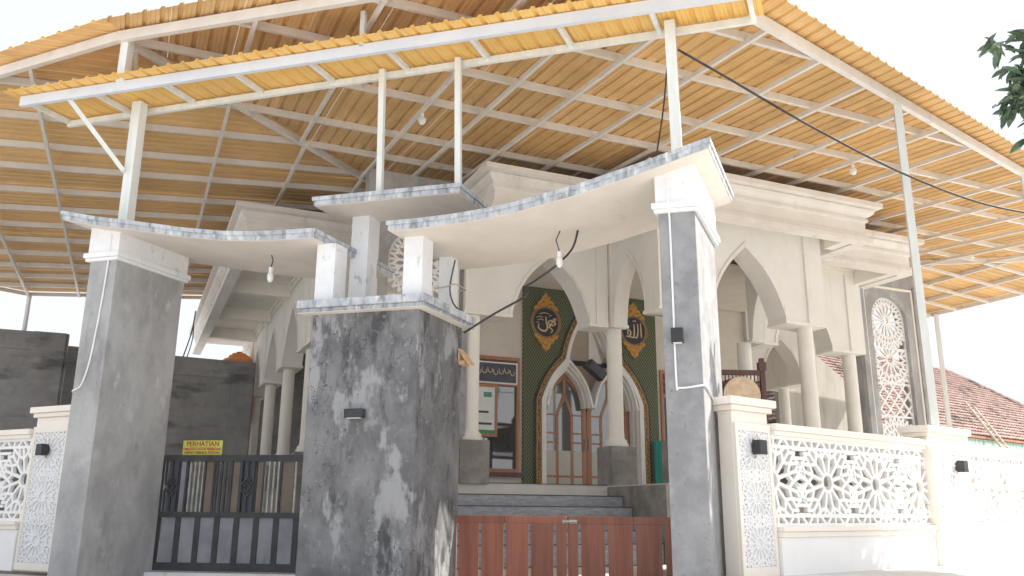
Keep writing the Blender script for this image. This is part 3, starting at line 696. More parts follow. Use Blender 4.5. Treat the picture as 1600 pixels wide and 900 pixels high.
# ================================================================ GATE PILLARS AND ROOF SLABS
def wrap(mb, fr, a0, a1, b0, b1, z0, z1, o): return mb.prism([(a0-o,b0-o),(a1+o,b0-o),(a1+o,b1+o),(a0-o,b1+o)], lambda s, n, z: fr(s, z, n), z0, z1)
def GP(a, z, b): return G(a, b, z)
def capital(par, a0, a1, b0, b1, zb, ztop):
    """moulded white head of a pillar; ztop(a) gives the sloping underside of the slab"""
    m = MB(); wrap(m, G, a0, a1, b0, b1, zb, zb+.05, .05); wrap(m, G, a0, a1, b0, b1, zb+.052, zb+.13, .075)
    m.build('capital_moulding', 'white_old', par, bevel=.006)
    h = MB(); o = .03
    zt = lambda a: ztop(a)+.004
    c = [(a0-o,b0-o),(a1+o,b0-o),(a1+o,b1+o),(a0-o,b1+o)]
    h.hexa([G(a, b, zb+.132) for a, b in c]+[G(a, b, zt(a)) for a, b in c]); return h.build('capital', 'white_old', par)
def zL(a):   # underside of the left slab
    P = [(-.85,5.345),(-.2,5.19),(.4,5.08),(1.43,4.87),(2.1,4.765),(2.62,4.715),(3.1,4.70),(3.60,4.69)]
    return interp(P, a)
def zR(a):
    P = [(4.6,4.70),(5.1,4.70),(5.53,4.715),(6.0,4.75),(6.42,4.80),(7.28,4.97),(8.12,5.19),(8.99,5.445)]
    return interp(P, a)
def interp(P, a):
    for (x0,y0),(x1,y1) in zip(P, P[1:]):
        if a <= x1: return y0+(y1-y0)*(a-x0)/(x1-x0)
    return P[-1][1]
lp_ = thing('gate_pillar', 'tall smooth grey concrete gate pillar at the left end with a white moulded head', 'pillar', G(-.24,.7,0))
box2(MB(), GA, -.49, 0, 0, 1.42, 0, 4.72).build('shaft', 'concrete', lp_, bevel=.01)
capital(lp_, -.49, 0, 0, 1.42, 4.70, zL)
rp_ = thing('gate_pillar', 'slim bluish grey gate pillar on the right whose side catches dappled sun', 'pillar', G(8.48,.7,0))
box2(MB(), GA, 8.26, 8.72, 0, 1.55, 0, 4.74).build('shaft', 'concrete_blue', rp_, bevel=.01)
capital(rp_, 8.26, 8.72, 0, 1.55, 4.72, zR)
mp_ = thing('gate_pillar', 'wide weathered middle gate pillar with peeling dark concrete and four short columns on top', 'pillar', G(4.2,.7,0))
box2(MB(), GA, 3.41, 5.01, 0, 1.36, 0, 3.66).build('shaft', 'concrete_dark', mp_, bevel=.012)
m = MB(); wrap(m, G, 3.41, 5.01, 0, 1.36, 3.655, 3.72, .10); wrap(m, G, 3.41, 5.01, 0, 1.36, 3.722, 3.83, .155); m.build('cap_slab', 'slab_edge', mp_, bevel=.006)
m = MB(); wrap(m, G, 3.41, 5.01, 0, 1.36, 3.648, 3.654, .145); m.build('cap_soffit', 'slab_soffit', mp_)
for a0, a1, b0, b1, zt in ((3.40,3.69,.02,.32,zL), (4.74,5.02,.02,.32,zR), (4.76,4.95,1.06,1.30,zR), (3.46,3.74,.78,1.06,lambda a: 5.37)):
    c = [(a0,b0),(a1,b0),(a1,b1),(a0,b1)]
    MB().hexa([G(a, b, 3.831) for a, b in c]+[G(a, b, zt(a)+.004) for a, b in c]).build('short_column', 'white_old', mp_)
def slab(name, label, zf, a0, a1, b0, b1, n=24):
    t = thing(name, label, 'roof slab', G((a0+a1)/2, (b0+b1)/2, zf((a0+a1)/2)))
    A = [a0+(a1-a0)*i/n for i in range(n+1)]
    def layer(z0, z1, o, nm, mt):
        mb = MB(); vs = []; AA = A[:]; AA[0] -= o; AA[-1] += o
        for a in AA:
            for (b, z) in ((b0-o,z0), (b1+o,z0), (b1+o,z1), (b0-o,z1)): vs.append(G(a, b, zf(a)+z))
        fs = [(4*i+k, 4*i+(k+1) % 4, 4*i+4+(k+1) % 4, 4*i+4+k) for i in range(n) for k in range(4)]+[(3,2,1,0), (4*n,4*n+1,4*n+2,4*n+3)]
        return mb.add(vs, fs).build(nm, mt, t)
    layer(.004, .075, 0, 'slab', 'slab_edge'); layer(.075, .135, .022, 'slab_lip', 'slab_edge')
    layer(-.006, .0035, -.012, 'soffit', 'slab_soffit')
    return t
slab('roof_slab', 'curved concrete roof slab over the black gate, dipping towards the middle pillar', zL, -.82, 3.54, -.3, 1.92)
slab('roof_slab', 'long upswept concrete roof slab over the brown wooden gate', zR, 4.66, 8.98, -.3, 1.78)
slab('roof_slab', 'small flat concrete slab raised highest over the middle pillar', lambda a: 5.365, 3.17, 5.45, .2, 1.1)

# ================================================================ GATES
# black sliding gate
bo = G(-.06, 1.46, 0); bd = (G(2.23, 1.77, 0)-bo).normalized(); bn = V((bd[1], -bd[0], 0))
if bn[1] > 0: bn = -bn
def BG(s, n, z): return bo+bd*s-bn*n+V((0,0,z))
bg_ = thing('sliding_gate', 'black metal gate with bars and diamond ornaments above grey panels', 'gate', BG(1.6,0,.06))
LG = 3.3; fm = MB()
for z0, z1 in ((1.74,1.84), (.88,.96), (.08,.20)): box2(fm, BG, 0, LG, -.04, .04, z0, z1)
for s in (0.0, LG-.06): box2(fm, BG, s, s+.06, -.041, .041, .081, 1.839)
fm.build('frame', 'black_metal', bg_)
SCALE = 2.30/795.0
def zx(x): return (x-165)*SCALE
for x0, x1 in ((205,268), (640,712)):
    c = (zx(x0)+zx(x1))/2; cz = 1.345; m = MB(); r = .095
    def bs(m, p, q, w_=.022):
        m.bar(BG(p[0],-.03,p[1]), BG(q[0],-.03,q[1]), w_, .03, up=bn)
    for rr, dz in ((.055,0), (.098,.035), (.098,-.035)):
        if dz == 0:
            P = [(c,cz+.075),(c+rr,cz),(c,cz-.075),(c-rr,cz)]
            for i in range(4): bs(m, P[i], P[(i+1) % 4])
        else:
            s_ = 1 if dz > 0 else -1
            bs(m, (c-rr,cz+s_*.03), (c,cz+s_*.15)); bs(m, (c+rr,cz+s_*.03), (c,cz+s_*.15))
    bs(m, (c,cz+.15), (c,1.74)); bs(m, (c,cz-.15), (c,.96)); bs(m, (c-.1,.96), (c-.1,cz-.04)); bs(m, (c+.1,1.74), (c+.1,cz+.04)); bs(m, (c-.1,1.74), (c-.1,cz+.03)); bs(m, (c+.1,.96), (c+.1,cz-.03))
    m.build('diamond_ornament', 'black_metal', bg_)
    box2(MB(), BG, zx(x0)+.01, zx(x1)-.01, .012, .02, .96, 1.74).build('pane', 'ink', bg_)
bars = [195,275,340,365,390,415,495,520,545,570,630,720,770,795,822,848,945]
for x in bars:
    s = zx(x); m = MB(); box2(m, BG, s-.014, s+.014, -.02, .012, .962, 1.738); m.build('bar', 'gate_bar' if x in (195,340,365,390,415,770,795,822,848,945) else 'black_metal', bg_)
for x0, x1, mt in ((285,325,'gate_grey'), (430,490,'gate_brown'), (582,625,'gate_brown'), (728,762,'gate_brown'), (868,935,'gate_brown'), (166,188,'gate_grey')):
    box2(MB(), BG, zx(x0), zx(x1), -.008, .008, .962, 1.738).build('strip_panel', mt, bg_)
for x in (320, 425, 480, 580, 640, 712, 765, 862): 
    s = zx(x); box2(MB(), BG, s-.016, s+.016, -.03, .03, .961, 1.739).build('upright', 'black_metal', bg_)
w_ = .322
for i in range(10):
    s0 = .06+i*w_
    if s0+w_ > LG: break
    box2(MB(), BG, s0+.045, s0+w_-.045, -.012, .012, .202, .878).build('panel', 'gate_grey', bg_)
    box2(MB(), BG, s0+w_-.044, s0+w_+.044, -.03, .03, .201, .879).build('upright', 'black_metal', bg_)
m = MB(); box2(m, BG, -.05, LG, -.2, .2, 0.0, .062); tag(m.build('threshold', 'white_old', at=BG(1,0,0)), 'whitish concrete threshold under the black gate', 'threshold')
# brown gate: two leaves of planks on rails
br0, br1 = G(4.93, 1.3, 0), G(8.25, 1.3, 0); wd_ = (br1-br0).normalized(); wn = V((wd_[1], -wd_[0], 0))
if wn[1] > 0: wn = -wn
def WG(s, n, z): return br0+wd_*s-wn*n+V((0,0,z))
LW = (br1-br0).length
def wleaf(s0, s1, edges, label):
    t = thing('wooden_gate', label, 'gate', WG((s0+s1)/2, 0, .05), 'leaves of the brown wooden gate')
    zt = .945; sl = .048
    for i in range(len(edges)-1):
        a, b = edges[i], edges[i+1]
        l = a+(sl/2 if i else 0); r = b-(sl/2 if i < len(edges)-2 else 0)
        box2(MB(), WG, l, r, -.02, .02, .06, zt-.10).build('plank', 'wood_red', t, bevel=.004)
    # top rail in two lengths
    md = edges[len(edges)//2]
    for a, b in ((s0, md-.003), (md+.003, s1)): box2(MB(), WG, a, b, -.0205, .0205, zt-.099, zt).build('rail', 'wood_red', t, bevel=.004)
    for i in range(1, len(edges)-1):    # rounded slot heads
        e = edges[i]; k = 6; mb = MB()
        P = [(e+sl/2*math.cos(PI*j/k), zt-.118+sl/2*math.sin(PI*j/k)) for j in range(k+1)]
        mb.prism(P[:4]+[(e, zt-.0995), (e+sl/2, zt-.0995)], WG, -.019, .019); mb.prism(P[3:]+[(e-sl/2, zt-.0995), (e, zt-.0995)], WG, -.019, .019)
        mb.build('slot_head', 'wood_red', t)
    return t
zl = lambda x: (x-205)/(1545-205)*LW     # measured slot positions along the gate
wleaf(0.0, zl(876), [0.0]+[zl(x) for x in (251,383,527,670,812)]+[zl(876)], 'left brown slatted gate leaf hinged on the weathered middle pillar')
wleaf(zl(886), LW-.01, [zl(886)]+[zl(x) for x in (950,1097,1247,1402)]+[LW-.01], 'right brown slatted gate leaf beside the slim bluish pillar')
t = thing('gate_post', 'short brown steel post at the hinge of the left slatted gate leaf', 'post', WG(-.07,0,0))
box2(MB(), WG, -.13, -.02, -.04, .04, 0, .975).build('post', 'wood_red', t, bevel=.004)
hm = MB(); 
for z in (.35,.75): hm.tube([WG(-.008,-.03,z-.06), WG(-.008,-.03,z+.06)], .012)
hm.build('hinge', 'gate_bar', t)
t = thing('gate_latch', 'small steel bolt joining the two brown gate leaves', 'latch', WG(zl(881),-.03,.88))
m = MB(); m.tube([WG(zl(862),-.045,.875), WG(zl(936),-.045,.875)], .012); m.build('bolt', 'gate_bar', t)
m = MB(); box2(m, WG, zl(895), zl(940), -.034, -.0215, .85, .90); box2(m, WG, zl(858), zl(873), -.034, -.0215, .85, .90); m.build('plate', 'gate_bar', t)

# ================================================================ FENCES
def fence_section(fr, t0, t1, zb, zt, label, group, c0, sp, zg):
    """cream plinth, coping and a pierced white rosette panel"""
    o = thing('fence_section', label, 'fence', fr((t0+t1)/2, 0, zg), group)
    box2(MB(), fr, t0, t1, -.07, .07, zg-.02, zb-.13).build('plinth', 'white', o)
    m = MB(); box2(m, fr, t0, t1, -.10, .10, zb-.128, zb-.06); box2(m, fr, t0, t1, -.125, .125, zb-.058, zb-.002); m.build('ledge', 'fence_cream', o, bevel=.006)
    m = MB(); box2(m, fr, t0, t1, -.085, .085, zt+.002, zt+.06); box2(m, fr, t0, t1, -.11, .11, zt+.062, zt+.15); m.build('coping', 'fence_cream', o, bevel=.006)
    h = zt-zb; zc = (zb+zt)/2; band = .135; rect = [(t0,zb+band),(t1,zb+band),(t1,zt-band),(t0,zt-band)]
    lm = MB(); k = 0; c = c0; segs = []
    while c < t1+.7:
        segs += bold_rosette((c, zc), .60, 12, PI/12, .2)
        d = sp/2                                     # net between neighbouring rosettes
        for s in (1,-1):
            for zz in (zc+.30*s, zc+.42*s):
                segs += [((c+d-.14, zz), (c+d+.14, zz))]
            segs += [((c+d-.12, zc+.02*s), (c+d, zc+.16*s)), ((c+d+.12, zc+.02*s), (c+d, zc+.16*s)), ((c+d, zc+.16*s), (c+d-.12, zc+.32*s)), ((c+d, zc+.16*s), (c+d+.12, zc+.32*s))]
        c += sp
    lattice(lm, segs, rect, fr, .046, -.028, .028)
    full = [(t0,zb),(t1,zb),(t1,zt),(t0,zt)]
    lattice(lm, [((t0,z), (t1,z)) for z in (zb+.02, zb+band, zt-band, zt-.02)], full, fr, .045, -.03, .03)
    n = int((t1-t0)/.14); s2 = []
    for i in range(n+1):
        x = t0+i*.14+.03
        if i % 3 == 0: s2 += [((x,zb), (x,zb+band)), ((x,zt-band), (x,zt))]
        elif i % 3 == 1: s2 += [((x-.05,zb+band), (x+.07,zb)), ((x-.05,zt-band), (x+.07,zt))]
        else: s2 += [((x-.07,zb), (x+.05,zb+band)), ((x-.07,zt), (x+.05,zt-band))]
    lattice(lm, s2, full, fr, .042, -.0285, .0285)
    lm.build('lattice_panel', 'white', o)
    return o
def relief(fr, t0, t1, z0, z1, n0, par, nros=3):
    """white board with raised small-scale rosettes"""
    box2(MB(), fr, t0, t1, n0-.002, n0+.010, z0, z1).build('panel_board', 'white_old', par)
    rect = [(t0+.006,z0+.006),(t1-.006,z0+.006),(t1-.006,z1-.006),(t0+.006,z1-.006)]
    lm = MB(); R = (t1-t0)*.60; c = (t0+t1)/2; sp = (z1-z0)/nros; segs = []
    for i in range(nros): segs += rosette((c, z0+sp*(i+.5)), R, 14, 0, .2)
    for i in range(nros+1):
        zc = z0+sp*i
        for k in range(-4, 5):
            for s in (1,-1):
                x = c+k*R*.22
                segs += [((x, zc-R*.22), (x+s*R*.22, zc)), ((x, zc+R*.22), (x+s*R*.22, zc))]
        segs += [((t0,zc), (t1,zc))]
    lattice(lm, segs, rect, fr, .0155, n0+.009, n0+.034, .001)
    for a, b in ((t0,t0+.012), (t1-.012,t1)): box2(lm, fr, a, b, n0+.009, n0+.03, z0, z1)
    lm.build('panel_relief', 'white', par)
def fence_pier(fr, t0, t1, zg, zc, label, group, panel=True, nb=-.24, nf=-.02):
    o = thing('fence_pier', label, 'pier', fr((t0+t1)/2, 0, zg), group)
    box2(MB(), fr, t0, t1, nb, nf, zg-.02, zc-.17).build('shaft', 'fence_cream', o, bevel=.006)
    m = MB(); box2(m, fr, t0-.05, t1+.05, nb-.04, nf+.05, zc-.168, zc-.10); box2(m, fr, t0-.10, t1+.10, nb-.08, nf+.09, zc-.098, zc); m.build('cap', 'fence_cream', o, bevel=.01)
    n1 = nf; b = .065
    fm = MB()
    for q in ((t0+.003,t1-.003,zc-.42,zc-.32), (t0+.003,t1-.003,zg+.0,zg+.11), (t0+.003,t0+b,zg+.11,zc-.42), (t1-b,t1-.003,zg+.11,zc-.42)): box2(fm, fr, q[0], q[1], n1-.002, n1+.045, q[2], q[3])
    fm.build('panel_frame', 'fence_cream', o, bevel=.004)
    if panel: relief(fr, t0+b+.002, t1-b-.002, zg+.112, zc-.422, n1+.002, o)
    return o
GF = 'pierced white fence panels along the road'; GPIER = 'cream fence piers with relief panels'
fence_section(FR, .06, 3.86, .84, 1.975, 'pierced white fence between the slim gate pillar and the sunlit pier, half in leaf shade', GF, .03, 1.2, .26)
fence_section(FR, 5.06, 10.6, .84, 1.975, 'glaring sunlit pierced fence at the right edge beyond the thicker pier', GF, 5.15, 1.12, .26)
fence_pier(FR, -.66, .055, .26, 2.42, 'cream fence pier with relief panel and black lamp beside the slim gate pillar', GPIER)
fence_pier(FR, 3.87, 5.05, .26, 2.34, 'broad sunlit cream fence pier below the two steel canopy posts', GPIER, panel=True, nb=-.22, nf=.11)
fence_pier(FL, .06, .93, .07, 2.60, 'cream fence pier with relief panel left of the tall grey gate pillar', GPIER, nf=.0)
fence_section(FL, .935, 5.5, .80, 2.10, 'pierced white fence at the left edge under the dark plaster wall', GF, 1.0, 1.2, .07)

# ================================================================ SMALL THINGS
def wall_lamp(pos, nrm, label, sz=(.075,.09,.06)):
    nrm = V(nrm).normalized(); x = nrm.cross(V((0,0,1))).normalized()
    o = thing('wall_lamp', label, 'lamp', pos, 'black box wall lamps')
    p = V(pos)
    MB().box(p+nrm*.012, x*sz[0]*.7, nrm*.012, V((0,0,sz[1]*.7))).build('back_plate', 'black', o)
    m = MB(); m.box(p+nrm*(.026+sz[2]), x*sz[0], nrm*sz[2], V((0,0,sz[1]))); m.build('lamp_body', 'black', o, bevel=.008)
    MB().box(p+nrm*(.026+sz[2])-V((0,0,sz[1]+.003)), x*sz[0]*.7, nrm*sz[2]*.7, V((0,0,.004))).build('lamp_lens', 'bulb', o)
    return o
gn = V((G1[1], -G1[0], 0)); gn = -gn if gn[1] > 0 else gn
sn = V((-G2[1], G2[0], 0)); sn = -sn if sn[0] > 0 else sn
wall_lamp(G(4.17,-.002,2.25), gn, 'flat black box lamp centred on the weathered middle pillar', (.135,.06,.05))
wall_lamp(G(-.492,.35,3.28), sn, 'black box lamp on the outer side of the tall left gate pillar')
wall_lamp(G(8.44,-.002,3.10), gn, 'black box lamp high on the slim right gate pillar with loose wires')
wall_lamp(FR(-.30,.02,1.80), RN, 'black lamp on the relief panel beside the slim right gate pillar')
wall_lamp(FR(4.62,.158,1.74), RN, 'black lamp on the broad sunlit pier at the right')
wall_lamp(FL(.52,.045,1.90), LN, 'black lamp on the relief panel of the left fence pier')
def bulb(top, drop, label, tw=0.0, r=.05):
    o = thing('light_bulb', label, 'light bulb', top, 'bare hanging bulbs'); p = V(top)
    MB().tube([p, p+V((tw,0,-drop*.45)), p+V((tw*.2,.01,-drop))], .009, 6).build('cord', 'wire', o)
    b = p+V((tw*.2,.01,-drop))
    MB().lathe(b, [(.012,0), (.032,-.005), (.034,-.07), (.026,-.085)], 12).build('socket', 'white_old', o, smooth=True)
    MB().lathe(b+V((0,0,-.085)), [(.026,.0), (r*.9,-.03), (r,-.07), (r*.85,-.12), (r*.4,-.15), (.005,-.155)], 14).build('glass', 'bulb', o, smooth=True)
bulb(G(2.35,.45,zL(2.35)-.005), .19, 'bare bulb hanging under the left curved slab', .03)
bulb(G(6.72,.75,zR(6.72)-.005), .30, 'bare bulb on twisted flex under the long right slab', -.06)
def canbulb(p, q, label):
    a = CF(p, q, -.05); bulb(a, .12, label, 0, .075)
BQ = (1.68, 2.64)
canbulb(-7.15, 4.43, 'white bulb hanging from the canopy grid above the small middle slab')
canbulb(BQ[0], BQ[1], 'white bulb hanging from the canopy grid above the right cornice')
def cable(name, pts, r, m, label, cat='cable', sub=10):
    P = [V(p) for p in pts]; out_ = []
    for i in range(len(P)-1):      # Catmull-Rom
        p0, p1, p2, p3 = P[max(i-1,0)], P[i], P[i+1], P[min(i+2,len(P)-1)]
        for k in range(sub):
            t = k/sub; out_.append(.5*((2*p1)+(p2-p0)*t+(2*p0-5*p1+4*p2-p3)*t*t+(3*p1-p0-3*p2+p3)*t**3))
    out_.append(P[-1]); return tag(MB().tube(out_, r, 6).build(name, m, at=P[0], smooth=True), label, cat)
cable('cable', [G(5.04,1.36,3.58), G(5.51,1.3,3.82), G(6.0,1.2,4.02), G(6.085,1.2,4.10), G(6.06,1.19,4.19), G(6.22,1.1,4.24), G(6.57,1.0,4.42), G(6.84,.9,4.62), G(6.93,.9,zR(6.93)-.01)], .016, 'wire', 'black cable drooping from the middle pillar up to the long right slab')
cable('cable', [G(8.56,.30,7.2), V((3.1,11.2,7.15)), V((4.6,12.0,6.75)), V((6.4,12.9,6.35)), V((8.3,13.8,6.15)), V((10.6,14.6,6.15))], .018, 'wire', 'twisted black supply cable slung from the strip post out past the right posts')
cable('cable', [G(8.42,.28,7.15), G(8.2,.9,6.6), G(7.9,1.6,6.0), G(7.75,1.9,5.35)], .012, 'wire', 'thin dark wire hanging down behind the right strip post')
cable('conduit', [G(-.12,-.05,5.10), G(-.13,-.03,4.72), G(-.16,-.015,4.2), G(-.20,-.012,3.6), G(-.25,-.012,3.1), G(-.34,-.012,2.78), G(-.47,-.012,2.70), G(-.56,.1,2.68)], .013, 'conduit', 'thin white conduit running down the tall left gate pillar', 'conduit')
cable('conduit', [G(8.40,-.05,5.2), G(8.40,-.085,4.86), G(8.40,-.015,4.6), G(8.40,-.013,3.6), G(8.40,-.013,2.55), G(8.44,-.013,2.47), G(8.70,-.013,2.49), G(8.735,.05,2.49), G(8.74,.4,2.44), G(8.74,.8,2.28), G(8.74,1.2,1.98), G(8.74,1.5,1.92)], .013, 'conduit', 'white conduit down the slim right gate pillar bending round its corner', 'conduit')
cable('cable', [G(5.03,1.02,4.62), G(4.97,1.0,4.2), G(5.03,1.0,3.95), G(5.12,1.1,3.84)], .012, 'wire', 'loose black wire on the rear short column of the middle pillar')
cable('wire_tie', [G(4.72,1.0,4.2), G(4.9,.99,4.21), G(5.05,.99,4.24), G(5.06,1.34,4.24), G(4.9,1.35,4.23)], .010, 'bamboo', 'brown wire tied round the rear short column of the middle pillar', 'wire')
# wooden lamp bracket on the right edge of the middle pillar
t = thing('wooden_box', 'small pale plywood box fixed to the right edge of the middle pillar', 'box', G(5.06,1.3,3.2))
o = G(5.015,1.22,3.30)
def tilt(m, c, a): return m
m = MB(); m.hexa([o+G1*x+G2*y+V((0,0,z)) for x, y, z in ((.0,0,0),(.16,0,-.22),(.16,.2,-.22),(0,.2,0),(0,0,.03),(.18,0,-.20),(.18,.2,-.20),(0,.2,.03))]); m.build('lid', 'wood_pale', t)
m = MB(); m.box(o+G1*.05+G2*.1+V((0,0,-.19)), G1*.05, G2*.09, V((0,0,.03))); m.box(o+G1*.01+G2*.1+V((0,0,-.12)), G1*.01, G2*.09, V((0,0,.1))); m.build('bracket', 'wood_pale', t)

# warning sign on the black gate
t = thing('warning_sign', 'yellow-green PERHATIAN notice with red letters on top of the black gate', 'sign', BG(.65,.06,1.8))
sg0, sg1 = zx(268), zx(500); box2(MB(), BG, sg0, sg1, .05, .056, 1.70, 2.075).build('board', 'sign_yellow', t)
def text(s, size, c, fr_o, xdir, ndir, m, par, name='lettering', sx=1.0, bold=0.0):
    cu = bpy.data.curves.new(name, 'FONT'); cu.body = s; cu.size = size; cu.align_x = 'CENTER'; cu.align_y = 'CENTER'; cu.extrude = .0015; cu.offset = bold
    tmp = bpy.data.objects.new('tmp', cu); COL.objects.link(tmp); bpy.context.view_layer.update()
    me = bpy.data.meshes.new_from_object(tmp.evaluated_get(bpy.context.evaluated_depsgraph_get())); bpy.data.objects.remove(tmp)
    o = bpy.data.objects.new(name, me); COL.objects.link(o); me.materials.clear(); me.materials.append(M[m])
    z = V((0,0,1)); mt = Matrix.Identity(4)
    for i in range(3): mt[i][0] = xdir[i]*sx; mt[i][1] = z[i]; mt[i][2] = ndir[i]; mt[i][3] = fr_o[i]
    o.parent = par; o.matrix_world = mt
    if par is not None: o.matrix_parent_inverse = Matrix.Identity(4); mt2 = mt.copy(); mt2.translation = V(fr_o)-BASE[par.name]; o.matrix_basis = mt2
    return o
cxs = (sg0+sg1)/2
text('PERHATIAN', .105, 0, BG(cxs,.047,2.018), bd, bn, 'sign_red', t, bold=.002)
text('DIMOHON UNTUK MEMBUANG', .056, 0, BG(cxs,.047,1.935), bd, bn, 'sign_red', t, sx=.80, bold=.001)
text('SAMPAH TERMASUK PUNTUNG', .056, 0, BG(cxs,.047,1.882), bd, bn, 'sign_red', t, sx=.77, bold=.001)
box2(MB(), BG, cxs-.22, cxs+.22, .0465, .0495, 1.966, 1.971).build('rule', 'sign_red', t)

# calligraphy medallions
def stroke(mb, P, wd, n0, fr, sub=6):
    P = [V((p[0],p[1],0)) for p in P]; W_ = []
    for i in range(len(P)-1):
        p0, p1, p2, p3 = P[max(i-1,0)], P[i], P[i+1], P[min(i+2,len(P)-1)]
        for k in range(sub):
            t = k/sub; W_.append(.5*((2*p1)+(p2-p0)*t+(2*p0-5*p1+4*p2-p3)*t*t+(3*p1-p0-3*p2+p3)*t**3))
    W_.append(P[-1])
    for i in range(len(W_)-1):
        a, b = W_[i], W_[i+1]; d = b-a
        if d.length < 1e-5: continue
        n = V((-d[1], d[0], 0)).normalized()*wd*(.55+.45*math.sin(PI*min(1, (i+1)/len(W_)))); e = d.normalized()*wd*.2
        mb.prism([((a-e+n)[0],(a-e+n)[1]), ((a-e-n)[0],(a-e-n)[1]), ((b+e-n)[0],(b+e-n)[1]), ((b+e+n)[0],(b+e+n)[1])], fr, n0-.012-.0004*(i % 7), n0)
def medallion(cu, cz, label, strokes):
    t = thing('calligraphy_medallion', label, 'medallion', W(cu, FW-.1, cz), 'gold calligraphy medallions beside the portal')
    n0 = FW-.075
    def ell(rx, rz, k=36): return [(cu+rx*math.cos(2*PI*i/k), cz+rz*math.sin(2*PI*i/k)) for i in range(k)]
    A, B = ell(.50,.52), ell(.40,.42); mb = MB()
    for i in range(36): mb.prism([A[i], A[(i+1) % 36], B[(i+1) % 36], B[i]], FU, n0-.05, n0)
    mb.build('ring', 'bronze', t)
    MB().prism(ell(.402,.422), FU, n0-.025, n0+.001).build('disc', 'navy', t)
    for s in (1,-1):     # carved leaf finials above and below
        P = [(-.40,.36), (-.36,.47), (-.27,.50), (-.25,.60), (-.15,.66), (-.11,.78), (-.03,.83), (0,.90), (.03,.83), (.11,.78), (.15,.66), (.25,.60), (.27,.50), (.36,.47), (.40,.36), (.28,.38), (.2,.47), (.10,.44), (0,.50), (-.10,.44), (-.2,.47), (-.28,.38)]
        f = MB().prism([(cu+x, cz+s*z) for x, z in P], FU, n0-.065, n0-.002).build('finial', 'ornament', t)
        sm = MB()
        for (x, z, r) in ((0,.60,.10), (-.24,.44,.06), (.24,.44,.06), (0,.75,.05), (-.14,.54,.045), (.14,.54,.045)):
            k = 10; Q = [(cu+x+r*math.cos(2*PI*i/k), cz+s*z+r*math.sin(2*PI*i/k)) for i in range(k)]; q = [(cu+x+r*.6*math.cos(2*PI*i/k), cz+s*z+r*.6*math.sin(2*PI*i/k)) for i in range(k)]
            for i in range(k): sm.prism([Q[i], Q[(i+1) % k], q[(i+1) % k], q[i]], FU, n0-.085, n0-.064)
        sm.build('scroll', 'ornament', f)
    lm = MB()
    for P, wd in strokes: stroke(lm, [(cu+x, cz+z) for x, z in P], wd, n0-.026, FU)
    kind(lm.build('calligraphy', 'gold_line', t), 'stuff')
muh = [([(.30,.05),(.33,.12),(.26,.12),(.26,.04),(.32,-.02),(.20,-.08),(.08,-.02),(.14,.06),(.22,.03),(.12,-.12),(.22,-.22),(.16,-.30)], .022), ([(.0,.16),(.02,.02),(.05,-.16),(-.02,-.26),(-.16,-.24),(-.24,-.16),(-.22,-.06)], .026), ([(.05,-.16),(.14,-.1)], .02),
       ([(-.30,.12),(-.2,.16),(-.1,.14)], .010), ([(-.28,.04),(-.18,.08),(-.06,.06)], .010), ([(-.2,.24),(-.05,.28),(.12,.26)], .010), ([(-.32,-.04),(-.22,0)], .009), ([(.12,.2),(.18,.22)], .014)]
alah = [([(.26,.26),(.27,.0),(.28,-.2)], .024), ([(.15,.22),(.16,0),(.12,-.2),(.02,-.2)], .022), ([(.02,.2),(.03,0),(.0,-.2),(-.1,-.2)], .022), ([(-.1,-.2),(-.2,-.1),(-.18,.02),(-.1,-.06),(-.14,-.2),(-.26,-.18)], .022), ([(-.02,.28),(.05,.32),(.1,.28)], .013), ([(-.24,.1),(-.28,.2),(-.2,.26)], .011)]
medallion(-3.86, 6.36, 'gold calligraphy medallion on green beside the left of the portal, above the left window', muh)
medallion(-.88, 6.38, 'gold calligraphy medallion on green behind the front column, right of the portal', alah)
# speaker, sign, board, curtain
t = thing('loudspeaker', 'black loudspeaker tilted over the valley between the two pointed doors', 'speaker', W(-2.4, FW-.25, 5.05))
c = W(-2.36, FW-.32, 5.02); ax = (E1*.8+V((0,0,-.6))).normalized(); ay = (E1*.6+V((0,0,.8))).normalized()
MB().box(c, ax*.33, ay*.15, E2*.14).build('cabinet', 'black', t, bevel=.02)
MB().box(c-E2*.146, ax*.29, ay*.12, E2*.006).build('grille', 'ink', t)
MB().box(c+E2*.2, ax*.04, ay*.04, E2*.13).build('bracket', 'black_metal', t)
t = thing('framed_sign', 'dark slate sign with pale Arabic script over the left window', 'sign', W(-5.6, FW-.08, 4.47))
box2(MB(), FU, -6.5, -4.80, FW-.105, FW-.065, 4.50, 5.03).build('panel', 'sign_dark', t)
m = MB()
for q in ((-6.54,-4.76,4.46,4.50), (-6.54,-4.76,5.03,5.07), (-6.54,-6.5,4.5,5.03), (-4.80,-4.76,4.5,5.03)): box2(m, FU, q[0], q[1], FW-.12, FW-.062, q[2], q[3])
m.build('frame', 'paper', t)
m = MB()
for i in range(9):
    x = -6.35+i*.17; z = 4.80+.03*math.sin(i*2.1)
    stroke(m, [(x,z+.09),(x+.02,z-.02),(x+.08,z-.06),(x+.14,z-.02),(x+.12,z+.05)], .010, FW-.105, FU, 4)
m.build('lettering', 'gold_line', t)
dome = [(-6.15+.42*math.cos(PI*i/10), 4.51+.28*math.sin(PI*i/10)) for i in range(11)]
t = thing('notice_board', 'white and green notice in a brown frame hanging by the left front column', 'notice board', W(-5.7, FW-.12, 3.0))
box2(MB(), FU, -6.35, -5.46, FW-.16, FW-.13, 3.06, 4.34).build('sheet', 'paper', t)
box2(MB(), FU, -6.35, -5.46, FW-.164, FW-.161, 3.06, 3.16).build('print', 'paper_green', t)
box2(MB(), FU, -5.80, -5.56, FW-.166, FW-.161, 4.06, 4.20).build('print', 'paper_green', t)
